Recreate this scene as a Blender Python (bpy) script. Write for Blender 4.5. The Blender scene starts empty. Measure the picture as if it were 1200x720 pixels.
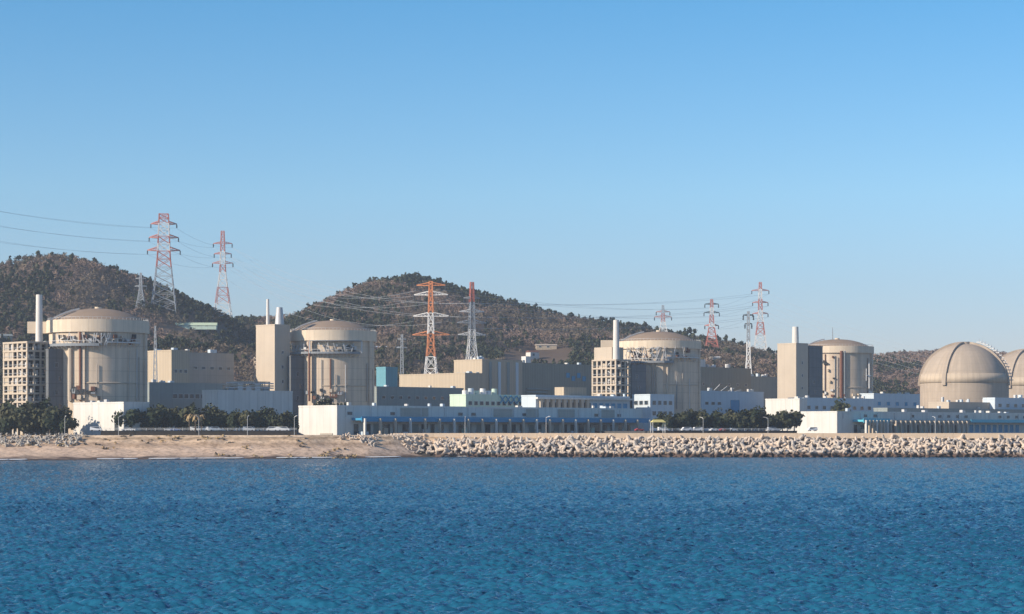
import bpy, math, random
import numpy as np
from mathutils import Vector, Matrix

# ---------------------------------------------------------------- camera, sky, sun, exposure
scene = bpy.context.scene
FPX, H, HY, CX = 2500.0, 12.0, 505.0, 600.0      # focal length in px, eye height, horizon row, centre column
cam_d = bpy.data.cameras.new('camera'); cam = bpy.data.objects.new('camera', cam_d)
scene.collection.objects.link(cam)
cam.location = (0, 0, H); cam.rotation_euler = (math.radians(90), 0, 0)
cam_d.sensor_width = 36; cam_d.lens = FPX / 1200 * 36; cam_d.shift_y = (HY - 360) / 1200
cam_d.clip_start = 1; cam_d.clip_end = 40000
scene.camera = cam

SUN_EL, SUN_AZ = math.radians(24), math.radians(242)
world = bpy.data.worlds.new('World'); scene.world = world; world.use_nodes = True
nt = world.node_tree; nt.nodes.clear()
sky = nt.nodes.new('ShaderNodeTexSky'); sky.sky_type = 'NISHITA'; sky.sun_disc = False
sky.sun_elevation = SUN_EL; sky.sun_rotation = SUN_AZ
sky.altitude = 0; sky.air_density = 1.0; sky.dust_density = 0.35; sky.ozone_density = 3.5
tint = nt.nodes.new('ShaderNodeMix'); tint.data_type = 'RGBA'; tint.blend_type = 'MULTIPLY'
tint.inputs['Factor'].default_value = 1.0; 
wtc = nt.nodes.new('ShaderNodeTexCoord'); wsep = nt.nodes.new('ShaderNodeSeparateXYZ'); wr_ = nt.nodes.new('ShaderNodeValToRGB')
nt.links.new(wtc.outputs['Generated'], wsep.inputs[0]); nt.links.new(wsep.outputs[2], wr_.inputs[0]); nt.links.new(wr_.outputs[0], tint.inputs[7])
_e = wr_.color_ramp.elements; _e[0].position = 0.04; _e[0].color = (0.86, 0.84, 1.02, 1)
_x = _e.new(0.078); _x.color = (0.98, 1.01, 1.09, 1); _e[1].position = 0.21; _e[1].color = (0.43, 0.90, 1.10, 1)
_x = _e.new(0.11); _x.color = (0.80, 1.0, 1.12, 1)
_x = _e.new(0.50); _x.color = (0.36, 0.64, 0.92, 1)
bg = nt.nodes.new('ShaderNodeBackground'); bg.inputs['Strength'].default_value = 0.106
wo = nt.nodes.new('ShaderNodeOutputWorld')
nt.links.new(sky.outputs[0], tint.inputs[6]); nt.links.new(tint.outputs[2], bg.inputs['Color']); nt.links.new(bg.outputs[0], wo.inputs['Surface'])

sun_d = bpy.data.lights.new('sun', 'SUN'); sun_d.energy = 4.9; sun_d.angle = math.radians(0.53); sun_d.color = (1.0, 0.86, 0.69)
sun = bpy.data.objects.new('sun', sun_d); scene.collection.objects.link(sun)
sdir = Vector((math.sin(SUN_AZ) * math.cos(SUN_EL), math.cos(SUN_AZ) * math.cos(SUN_EL), math.sin(SUN_EL)))
sun.rotation_euler = (-sdir).to_track_quat('-Z', 'Y').to_euler()
vs = scene.view_settings; vs.view_transform = 'Standard'; vs.look = 'None'; vs.exposure = 0.44; vs.gamma = 1; vs.use_curve_mapping = False
scene.cycles.volume_bounces = 0

random.seed(7); rng = np.random.default_rng(7)
C = scene.collection.objects
G0 = 10.0                                         # height of the plant's ground above the sea

def gx(px, D): return (px - CX) / FPX * D
def gz(py, D): return H + (HY - py) / FPX * D

# ---------------------------------------------------------------- materials
def nn(t, kind, **kw):
    n = t.nodes.new(kind)
    for k, v in kw.items(): setattr(n, k, v)
    return n
def mth(t, op, a, b=None, c=None):
    n = nn(t, 'ShaderNodeMath', operation=op)
    for i, v in enumerate((a, b, c)):
        if v is None: continue
        if isinstance(v, (int, float)): n.inputs[i].default_value = v
        else: t.links.new(v, n.inputs[i])
    return n.outputs[0]
def mat(name, col, rough=0.8, var=0.18, scale=0.15, streak=0.0, vjoint=0, hjoint=0, round_=0, jd=0.2, spec=0.3, corr=0, metal=0, tone=None, bump=0):
    """procedural: base colour x cloudy variation x rain streaks x joint lines"""
    m = bpy.data.materials.new(name); m.use_nodes = True; t = m.node_tree
    b = t.nodes['Principled BSDF']; b.inputs['Roughness'].default_value = rough
    b.inputs['Specular IOR Level'].default_value = spec; b.inputs['Metallic'].default_value = metal
    tc = nn(t, 'ShaderNodeTexCoord'); geo = nn(t, 'ShaderNodeNewGeometry')
    n1 = nn(t, 'ShaderNodeTexNoise'); n1.inputs['Scale'].default_value = scale; n1.inputs['Detail'].default_value = 5; n1.inputs['Roughness'].default_value = 0.65
    t.links.new(geo.outputs['Position'], n1.inputs['Vector'])
    f = mth(t, 'MULTIPLY_ADD', n1.outputs['Fac'], 2 * var, 1 - var)
    sep = nn(t, 'ShaderNodeSeparateXYZ'); t.links.new(tc.outputs['Object'], sep.inputs[0])
    if round_:
        along = mth(t, 'MULTIPLY', mth(t, 'ARCTAN2', sep.outputs[1], sep.outputs[0]), round_)
    else:
        along = mth(t, 'ADD', sep.outputs[0], sep.outputs[1])
    if streak:
        cmb = nn(t, 'ShaderNodeCombineXYZ'); t.links.new(along, cmb.inputs[0])
        t.links.new(mth(t, 'MULTIPLY', sep.outputs[2], 0.06), cmb.inputs[2])
        n2 = nn(t, 'ShaderNodeTexNoise'); n2.inputs['Scale'].default_value = 0.55; n2.inputs['Detail'].default_value = 4
        t.links.new(cmb.outputs[0], n2.inputs['Vector'])
        f = mth(t, 'MULTIPLY', f, mth(t, 'MULTIPLY_ADD', n2.outputs['Fac'], 2 * streak, 1 - streak))
    def joint(src, per, wid):
        fr = mth(t, 'FRACT', mth(t, 'DIVIDE', src, per))
        return mth(t, 'SUBTRACT', 1.0, mth(t, 'MULTIPLY', mth(t, 'LESS_THAN', fr, wid / per), jd))
    if vjoint: f = mth(t, 'MULTIPLY', f, joint(along, vjoint, 0.35))
    if hjoint: f = mth(t, 'MULTIPLY', f, joint(sep.outputs[2], hjoint, 0.3))
    if corr: 
        s = mth(t, 'SINE', mth(t, 'MULTIPLY', along, 2 * math.pi / corr))
        f = mth(t, 'MULTIPLY', f, mth(t, 'MULTIPLY_ADD', s, 0.10, 0.95))
    mx = nn(t, 'ShaderNodeMix', data_type='RGBA', blend_type='MULTIPLY'); mx.inputs['Factor'].default_value = 1
    cc = nn(t, 'ShaderNodeCombineColor')
    for i in range(3): t.links.new(f, cc.inputs[i])
    if tone:
        n3 = nn(t, 'ShaderNodeTexNoise'); n3.inputs['Scale'].default_value = tone[1]; n3.inputs['Detail'].default_value = 3
        t.links.new(geo.outputs['Position'], n3.inputs['Vector'])
        r = nn(t, 'ShaderNodeMapRange'); r.inputs[1].default_value = 0.4; r.inputs[2].default_value = 0.6
        t.links.new(n3.outputs['Fac'], r.inputs[0])
        m2 = nn(t, 'ShaderNodeMix', data_type='RGBA'); t.links.new(r.outputs[0], m2.inputs['Factor'])
        m2.inputs[6].default_value = (*col, 1); m2.inputs[7].default_value = (*tone[0], 1)
        t.links.new(m2.outputs[2], mx.inputs[6])
    else: mx.inputs[6].default_value = (*col, 1)
    t.links.new(cc.outputs[0], mx.inputs[7]); t.links.new(mx.outputs[2], b.inputs['Base Color'])
    if bump:
        bp = nn(t, 'ShaderNodeBump'); bp.inputs['Strength'].default_value = 0.6; bp.inputs['Distance'].default_value = bump
        t.links.new(n1.outputs['Fac'], bp.inputs['Height']); t.links.new(bp.outputs[0], b.inputs['Normal'])
    return m

M = dict(
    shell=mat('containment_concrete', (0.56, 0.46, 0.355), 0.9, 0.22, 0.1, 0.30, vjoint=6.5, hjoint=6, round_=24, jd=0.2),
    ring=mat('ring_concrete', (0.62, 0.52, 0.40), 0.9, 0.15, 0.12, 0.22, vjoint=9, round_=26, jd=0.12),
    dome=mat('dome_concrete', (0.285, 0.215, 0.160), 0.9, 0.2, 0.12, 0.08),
    dome2=mat('ribbed_dome_concrete', (0.40, 0.33, 0.26), 0.9, 0.22, 0.09, 0.28, hjoint=5, round_=30, jd=0.1),
    domeband=mat('dome_band_concrete', (0.50, 0.41, 0.31), 0.9, 0.18, 0.1, 0.25, vjoint=4, round_=30, jd=0.15),
    concrete=mat('grey_concrete', (0.40, 0.36, 0.31), 0.9, 0.18, 0.12, 0.18, vjoint=6, hjoint=4, jd=0.14),
    cream=mat('cream_cladding', (0.46, 0.38, 0.28), 0.75, 0.08, 0.1, 0.12, vjoint=7, jd=0.14, corr=1.4),
    cream2=mat('pale_cream_render', (0.48, 0.405, 0.32), 0.8, 0.1, 0.12, 0.1, vjoint=9, jd=0.1),
    white=mat('white_render', (0.61, 0.59, 0.55), 0.7, 0.10, 0.15, 0.2, vjoint=5, jd=0.16),
    bluewhite=mat('blue_white_cladding', (0.50, 0.57, 0.62), 0.6, 0.08, 0.2, 0.1, vjoint=6, jd=0.15),
    olive=mat('olive_cladding', (0.27, 0.26, 0.21), 0.8, 0.15, 0.1, 0.14, vjoint=8, jd=0.15, corr=1.6),
    slate=mat('slate_cladding', (0.26, 0.29, 0.28), 0.8, 0.15, 0.1, 0.14, vjoint=7, jd=0.15),
    shade=mat('shaded_recess_wall', (0.13, 0.14, 0.15), 0.8, 0.2, 0.15, 0.2, vjoint=4, hjoint=6, jd=0.3),  # shade of the recesses beside the containments put into the wall colour
    teal=mat('teal_cladding', (0.12, 0.30, 0.36), 0.6, 0.1, 0.2, 0.1, corr=1.2),
    blue=mat('blue_cladding', (0.04, 0.25, 0.44), 0.5, 0.12, 0.3, 0.1),
    turq=mat('turquoise_sheet', (0.10, 0.45, 0.58), 0.5, 0.12, 0.3),
    paleg=mat('pale_green_cladding', (0.50, 0.62, 0.52), 0.6, 0.1, 0.2, 0.1, vjoint=5, jd=0.15),
    roof=mat('roof_membrane', (0.30, 0.28, 0.26), 0.9, 0.2, 0.2),
    glass=mat('dark_window', (0.03, 0.045, 0.06), 0.15, 0.3, 0.5, spec=0.6),
    dark=mat('dark_opening_and_shade', (0.035, 0.04, 0.045), 0.8, 0.3, 0.5),
    steel=mat('galvanised_steel', (0.50, 0.50, 0.50), 0.5, 0.2, 0.5, metal=0.2),
    greysteel=mat('grey_painted_steel', (0.22, 0.24, 0.26), 0.6, 0.2, 0.5),
    brown=mat('rust_brown_steel', (0.16, 0.07, 0.045), 0.7, 0.25, 0.5),
    redp=mat('red_pylon_paint', (0.50, 0.17, 0.13), 0.6, 0.15, 0.5),
    orangep=mat('orange_pylon_paint', (0.62, 0.24, 0.10), 0.6, 0.15, 0.5),
    whitep=mat('white_pylon_paint', (0.72, 0.71, 0.69), 0.6, 0.1, 0.5),
    greyp=mat('pylon_galvanised_grey', (0.34, 0.37, 0.40), 0.6, 0.15, 0.5),
    insul=mat('dark_insulator', (0.05, 0.055, 0.06), 0.4, 0.2, 0.5),
    cable=mat('aluminium_cable', (0.34, 0.37, 0.41), 0.6, 0.05, 0.5),
    stack=mat('stack_white_paint', (0.62, 0.59, 0.55), 0.6, 0.08, 0.3, 0.1),
    armour=mat('armour_concrete', (0.60, 0.485, 0.38), 0.9, 0.42, 0.22, tone=((0.45, 0.40, 0.35), 0.13)),
    core=mat('rubble_core', (0.05, 0.042, 0.035), 0.95, 0.5, 0.6),
    crest=mat('sandy_crest_concrete', (0.64, 0.50, 0.36), 0.9, 0.2, 0.15, vjoint=12, jd=0.2),
    bark=mat('bark', (0.09, 0.07, 0.055), 0.9, 0.3, 1.0),
    pine=mat('pine_foliage', (0.030, 0.042, 0.022), 0.85, 0.45, 0.10, tone=((0.055, 0.062, 0.030), 0.05)),
    pine2=mat('hedge_foliage', (0.028, 0.042, 0.020), 0.8, 0.5, 0.35, tone=((0.060, 0.060, 0.028), 0.1)),
    bare=mat('bare_twigs', (0.124, 0.106, 0.076), 0.9, 0.4, 0.06, tone=((0.170, 0.132, 0.094), 0.012)),
    bare2=mat('bare_red_twigs', (0.225, 0.160, 0.125), 0.9, 0.35, 0.06),
    tan=mat('dry_fronds', (0.40, 0.29, 0.15), 0.9, 0.3, 0.5),
    carwhite=mat('car_paint_white', (0.80, 0.80, 0.80), 0.3, 0.03, 0.5, spec=0.5),
    carsilver=mat('car_paint_silver', (0.45, 0.47, 0.50), 0.3, 0.03, 0.5, spec=0.5),
    carblack=mat('car_paint_black', (0.03, 0.03, 0.035), 0.25, 0.03, 0.5, spec=0.5),
    carblue=mat('car_paint_blue', (0.04, 0.10, 0.28), 0.25, 0.03, 0.5, spec=0.5),
    carred=mat('car_paint_red', (0.40, 0.05, 0.04), 0.25, 0.03, 0.5, spec=0.5),
    yellow=mat('yellow_paint', (0.60, 0.52, 0.20), 0.5, 0.05, 0.5),
    rubber=mat('tyre_rubber', (0.02, 0.02, 0.02), 0.9, 0.1, 1),
    asphalt=mat('asphalt', (0.07, 0.07, 0.07), 0.95, 0.25, 0.3),
)

def wet_base(m):
    t = m.node_tree; b = t.nodes['Principled BSDF']; src = b.inputs['Base Color'].links[0].from_socket
    geo = nn(t, 'ShaderNodeNewGeometry'); sep = nn(t, 'ShaderNodeSeparateXYZ'); t.links.new(geo.outputs['Position'], sep.inputs[0])
    n = nn(t, 'ShaderNodeTexNoise'); n.inputs['Scale'].default_value = .3; t.links.new(geo.outputs['Position'], n.inputs['Vector'])
    r = nn(t, 'ShaderNodeMapRange'); t.links.new(mth(t, 'SUBTRACT', sep.outputs[2], mth(t, 'MULTIPLY', n.outputs['Fac'], 2.2)), r.inputs[0]); r.inputs[1].default_value = .2; r.inputs[2].default_value = 1.6
    mx = nn(t, 'ShaderNodeMix', data_type='RGBA'); t.links.new(r.outputs[0], mx.inputs['Factor']); mx.inputs[6].default_value = (.10, .065, .05, 1)
    t.links.new(src, mx.inputs[7]); t.links.new(mx.outputs[2], b.inputs['Base Color'])
wet_base(M['armour'])

# ---------------------------------------------------------------- mesh helpers
class MB:
    def __init__(s): s.v = []; s.f = []; s.m = []; s.ci = 0
    def poly(s, pts, mi=None):
        i = len(s.v); s.v += [tuple(p) for p in pts]; s.f.append(tuple(range(i, i + len(pts)))); s.m.append(s.ci if mi is None else mi)
    def box(s, x0, x1, y0, y1, z0, z1):
        i = len(s.v)
        s.v += [(x, y, z) for z in (z0, z1) for x, y in ((x0, y0), (x1, y0), (x1, y1), (x0, y1))]
        for q in ((3, 2, 1, 0), (4, 5, 6, 7), (0, 1, 5, 4), (1, 2, 6, 5), (2, 3, 7, 6), (3, 0, 4, 7)):
            s.f.append(tuple(i + k for k in q)); s.m.append(s.ci)
        return s
    def bar(s, a, b, w, w2=None, n=4):
        a, b = Vector(a), Vector(b); w2 = w if w2 is None else w2
        d = (b - a).normalized(); up = Vector((0, 0, 1)) if abs(d.z) < .95 else Vector((1, 0, 0))
        p = d.cross(up).normalized(); q = d.cross(p)
        i = len(s.v)
        for c, r in ((a, w / 2), (b, w2 / 2)):
            for k in range(n):
                t = 2 * math.pi * (k + .5) / n; s.v.append(tuple(c + (p * math.cos(t) + q * math.sin(t)) * r * 1.3))
        for k in range(n):
            s.f.append((i + k, i + (k + 1) % n, i + n + (k + 1) % n, i + n + k)); s.m.append(s.ci)
        s.f.append(tuple(i + k for k in range(n))[::-1]); s.m.append(s.ci)
        s.f.append(tuple(i + n + k for k in range(n))); s.m.append(s.ci)
        return s
    def lathe(s, prof, n=72, c=(0, 0), a0=0, a1=2 * math.pi, close=True):
        i = len(s.v); full = abs(a1 - a0 - 2 * math.pi) < 1e-6; k = n if full else n + 1
        for r, z in prof:
            for j in range(k):
                t = a0 + (a1 - a0) * j / n; s.v.append((c[0] + r * math.cos(t), c[1] + r * math.sin(t), z))
        for a in range(len(prof) - 1):
            for j in range(n):
                j2 = (j + 1) % k
                s.f.append((i + a * k + j, i + a * k + j2, i + (a + 1) * k + j2, i + (a + 1) * k + j)); s.m.append(s.ci)
        return s
    def build(s, name, m, parent=None, smooth=False):
        me = bpy.data.meshes.new(name); me.from_pydata(s.v, [], s.f)
        for mm in (m if isinstance(m, (list, tuple)) else [m]): me.materials.append(M[mm] if isinstance(mm, str) else mm)
        if isinstance(m, (list, tuple)): me.polygons.foreach_set('material_index', s.m)
        if smooth: me.polygons.foreach_set('use_smooth', [True] * len(me.polygons))
        me.update(); o = bpy.data.objects.new(name, me); C.link(o)
        if parent: o.parent = parent
        return o
def box(name, m, parent, *a): return MB().box(*a).build(name, m, parent)

def tag(o, label=None, cat=None, group=None, kind=None):
    if label: o['label'] = label
    if cat: o['category'] = cat
    if group: o['group'] = group
    if kind: o['kind'] = kind
    return o
def empty(name, loc, rz=0, **kw):
    o = bpy.data.objects.new(name, None); C.link(o); o.location = loc; o.rotation_euler = (0, 0, rz); o.empty_display_size = 5
    return tag(o, **kw)
def copy_tree(o, parent=None):
    c = o.copy(); C.link(c); c.parent = parent
    for ch in [x for x in o.children]: copy_tree(ch, c)
    return c
def quads_mesh(name, V, mats, midx=None, smooth=False):
    """V: (n,4,3) array of quads, every quad its own vertices"""
    n = len(V); me = bpy.data.meshes.new(name)
    me.vertices.add(n * 4); me.vertices.foreach_set('co', V.reshape(-1).astype(np.float32))
    me.loops.add(n * 4); me.loops.foreach_set('vertex_index', np.arange(n * 4, dtype=np.int32))
    me.polygons.add(n); me.polygons.foreach_set('loop_start', np.arange(0, n * 4, 4, dtype=np.int32))
    for m in mats: me.materials.append(M[m])
    if midx is not None: me.polygons.foreach_set('material_index', midx.astype(np.int32))
    me.update(calc_edges=True); return me
def grid_mesh(name, X, Y, Z, m, smooth=True):
    r, c = X.shape; co = np.stack([X, Y, Z], -1).reshape(-1, 3)
    i = np.arange(r * c).reshape(r, c)
    q = np.stack([i[:-1, :-1], i[:-1, 1:], i[1:, 1:], i[1:, :-1]], -1).reshape(-1, 4)
    me = bpy.data.meshes.new(name); me.vertices.add(len(co)); me.vertices.foreach_set('co', co.reshape(-1).astype(np.float32))
    me.loops.add(q.size); me.loops.foreach_set('vertex_index', q.reshape(-1).astype(np.int32))
    me.polygons.add(len(q)); me.polygons.foreach_set('loop_start', np.arange(0, q.size, 4, dtype=np.int32))
    me.polygons.foreach_set('use_smooth', np.full(len(q), smooth)); me.materials.append(m); me.update(calc_edges=True)
    o = bpy.data.objects.new(name, me); C.link(o); return o

# smooth value noise in numpy
_P = rng.random((256, 256))
def vnoise(x, y):
    xi = np.floor(x).astype(int); yi = np.floor(y).astype(int); fx = x - xi; fy = y - yi
    fx = fx * fx * (3 - 2 * fx); fy = fy * fy * (3 - 2 * fy)
    a = _P[xi % 256, yi % 256]; b = _P[(xi + 1) % 256, yi % 256]; c = _P[xi % 256, (yi + 1) % 256]; d = _P[(xi + 1) % 256, (yi + 1) % 256]
    return (a * (1 - fx) + b * fx) * (1 - fy) + (c * (1 - fx) + d * fx) * fy
def fbm(x, y, o=4):
    s = 0; a = .5
    for k in range(o): s = s + a * vnoise(x * 2 ** k + 17 * k, y * 2 ** k + 31 * k); a *= .5
    return s

# ---------------------------------------------------------------- sea
def shore_y(X):
    return np.interp(X, [-1500, -400, -206, -143, -95, -64, -39, 3000], [800, 835, 857, 893, 918, 938, 966, 968])
ys = np.concatenate([[-6000, -2500, -1000, -400, -100, 0, 40, 70, 90], H * FPX / np.linspace(H * FPX / 105, H * FPX / 990, 900), [1020, 1100]])
s_in = np.linspace(-1, 1, 1200); cols = np.concatenate([[-60, -18, -6, -3, -1.8, -1.3], s_in, [1.3, 1.8, 3, 6, 18, 60]])
W = np.maximum(ys, 105) * 0.42
SX = cols[None, :] * W[:, None]; SY = np.repeat(ys[:, None], len(cols), 1); SZ = np.zeros_like(SX)
fade = np.clip((SY - 90) / 25, 0, 1) * (np.abs(cols)[None, :] <= 1.0) * np.clip((shore_y(SX) - SY) / 60, 0.5, 1)
gust = 0.55 + 0.9 * fbm(SX / 60 + 9, SY / 110 + 3, 3)
wr = np.random.default_rng(3)
for k in range(84):
    L = 0.5 * (3.2 / 0.5) ** wr.random()
    th = math.radians(262 + wr.normal(0, 24)); kx, ky = math.cos(th) * 2 * math.pi / L, math.sin(th) * 2 * math.pi / L
    amp = 0.021 * L ** 0.62
    ph = kx * SX + ky * SY + wr.random() * 6.28
    SZ += amp * (1.5 * (np.exp(0.6 * np.sin(ph)) - 1.1))
SZ *= fade * gust
def water_material():
    m = bpy.data.materials.new('sea_water'); m.use_nodes = True; t = m.node_tree; b = t.nodes['Principled BSDF']
    geo = nn(t, 'ShaderNodeNewGeometry')
    mp = nn(t, 'ShaderNodeMapping'); mp.inputs['Scale'].default_value = (0.007, 0.018, 1); t.links.new(geo.outputs['Position'], mp.inputs[0])
    n = nn(t, 'ShaderNodeTexNoise'); n.inputs['Scale'].default_value = 1; n.inputs['Detail'].default_value = 5; t.links.new(mp.outputs[0], n.inputs['Vector'])
    cr = nn(t, 'ShaderNodeValToRGB'); cr.color_ramp.elements[0].position = .35; cr.color_ramp.elements[0].color = (0.010, 0.094, 0.172, 1)
    cr.color_ramp.elements[1].position = .65; cr.color_ramp.elements[1].color = (0.016, 0.120, 0.208, 1); t.links.new(n.outputs['Fac'], cr.inputs[0])
    t.links.new(cr.outputs[0], b.inputs['Base Color'])
    b.inputs['Roughness'].default_value = 0.12; b.inputs['IOR'].default_value = 1.33; b.inputs['Specular IOR Level'].default_value = 0.34
    mq = nn(t, 'ShaderNodeMapping'); mq.inputs['Scale'].default_value = (0.55, 1.15, 1); t.links.new(geo.outputs['Position'], mq.inputs[0])
    w = nn(t, 'ShaderNodeTexNoise'); w.inputs['Scale'].default_value = 1.9; w.inputs['Detail'].default_value = 5; w.inputs['Roughness'].default_value = 0.6
    t.links.new(mq.outputs[0], w.inputs['Vector'])
    v1 = nn(t, 'ShaderNodeVectorMath', operation='SUBTRACT'); t.links.new(w.outputs['Color'], v1.inputs[0]); v1.inputs[1].default_value = (.5, .5, .5)
    v2 = nn(t, 'ShaderNodeVectorMath', operation='MULTIPLY'); t.links.new(v1.outputs[0], v2.inputs[0]); v2.inputs[1].default_value = (1.9, 3.9, 0)
    v3 = nn(t, 'ShaderNodeVectorMath', operation='ADD'); t.links.new(geo.outputs['Normal'], v3.inputs[0]); t.links.new(v2.outputs[0], v3.inputs[1])
    v4 = nn(t, 'ShaderNodeVectorMath', operation='NORMALIZE'); t.links.new(v3.outputs[0], v4.inputs[0]); 
    # the mirror share of a wavy surface saturates well below 1 at grazing view: facets overlap each other
    df = nn(t, 'ShaderNodeBsdfDiffuse'); gl = nn(t, 'ShaderNodeBsdfGlossy'); gl.inputs['Roughness'].default_value = 0.09
    fz = nn(t, 'ShaderNodeFresnel'); fz.inputs['IOR'].default_value = 1.33; mxs = nn(t, 'ShaderNodeMixShader')
    for n_ in (df, gl, fz): t.links.new(v4.outputs[0], n_.inputs['Normal'])
    t.links.new(cr.outputs[0], df.inputs['Color']); gl.inputs['Color'].default_value = (1, 1, 1, 1)
    t.links.new(mth(t, 'MINIMUM', mth(t, 'MULTIPLY', fz.outputs[0], 1.0), 0.52), mxs.inputs[0]); t.links.new(df.outputs[0], mxs.inputs[1]); t.links.new(gl.outputs[0], mxs.inputs[2])
    t.links.new(mxs.outputs[0], t.nodes['Material Output'].inputs['Surface']); t.nodes.remove(b)
    return m
tag(grid_mesh('sea', SX, SY, SZ, water_material()), kind='structure')

# ---------------------------------------------------------------- terrain
def terrain(X, Y):
    """hills behind the plant: three ridges with spurs, flat plain in front"""
    def ridge(Yr, Y0, prof, back=600, rough=.16):
        xs = [gx(p, Yr) for p, _ in prof]; zs = [max(gz(y, Yr) - 8, G0) for _, y in prof]
        zp = np.interp(X, xs, zs) - G0
        s = np.clip((Y - Y0) / (Yr - Y0), 0, 1); g = np.where(Y <= Yr, s ** 1.15 * (1.35 - .35 * s), np.exp(-((Y - Yr) / back) ** 2))
        return zp * g * (1 + rough * 2 * (fbm(X / 130 + Yr, Y / 260, 4) - .47) * 4 * s * (1 - s * .85))
    z = ridge(1850, 1390, [(-900, 430), (-500, 350), (-200, 312), (0, 301), (30, 299), (70, 301), (100, 306), (140, 317), (180, 334), (220, 350), (250, 361), (275, 375), (330, 420), (380, 500)])
    z = np.maximum(z, ridge(2150, 1400, [(-100, 420), (200, 372), (260, 366), (300, 363), (345, 364), (380, 352), (410, 342), (440, 331), (480, 327), (520, 333), (560, 345), (600, 358), (640, 364), (680, 369), (720, 373), (760, 377), (800, 385), (830, 392), (870, 402), (900, 410), (940, 450), (965, 520)]))
    z = np.maximum(z, ridge(2500, 1700, [(600, 440), (800, 418), (900, 414), (1000, 412), (1040, 412), (1100, 409), (1200, 411), (1400, 400), (1900, 420), (2400, 500)], rough=.1))
    z = np.maximum(z, ridge(1560, 1400, [(-300, 400), (0, 408), (120, 402), (200, 392), (300, 398), (380, 418), (480, 435), (640, 436), (800, 446), (900, 455), (960, 520), (1400, 520)], back=150))
    return z
ty = np.concatenate([np.linspace(1385, 2600, 190), np.linspace(2650, 5000, 20)])
tx = np.linspace(-1, 1, 330); TX = tx[None, :] * (ty[:, None] * .55); TY = np.repeat(ty[:, None], len(tx), 1)
TZ = G0 - 0.3 + terrain(TX, TY) + (fbm(TX / 25, TY / 25, 3) - .45) * 2.5 * np.clip((TY - 1390) / 60, 0, 1)
hillmat = mat('hillside_soil', (0.115, 0.082, 0.058), 0.95, 0.35, 0.02, tone=((0.17, 0.125, 0.09), 0.010))
tag(grid_mesh('hills', TX, TY, TZ, hillmat), kind='structure')
def ground_z(X, Y): return float(G0 + terrain(np.array([X]), np.array([Y]))[0])
def hillside(px, py, y0=1395):
    """the first point of the hillside that shows at this place of the picture"""
    Y = np.arange(y0, 2500, 4.0); X = gx(px, Y); z = G0 + terrain(X, Y); el = HY - (z - H) / Y * FPX
    k = np.argmax(el <= py) if (el <= py).any() else np.argmin(el); return X[k], Y[k], z[k]

# flat plant ground with its seaward edge
def edge_y(X): return np.interp(X, [-1500, -400, -230, -150, -95, -64, -39, 3000], [900, 925, 938, 944, 952, 968, 986, 986])
gxs = np.concatenate([[-9000, -4000, -1500], np.linspace(-600, 600, 121), [1500, 4000, 9000]])
tt = np.concatenate([[0, 10, 30, 80, 200, 400, 900, 3000, 12000]])
GX = np.repeat(gxs[None, :], len(tt), 0); GY = edge_y(GX) + tt[:, None]; GZ = np.full_like(GX, G0)
tag(grid_mesh('ground', GX, GY, GZ, mat('plant_yard_ground', (0.20, 0.17, 0.13), 0.95, 0.3, 0.05, tone=((0.11, 0.11, 0.10), 0.02)), False), kind='structure')

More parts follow.
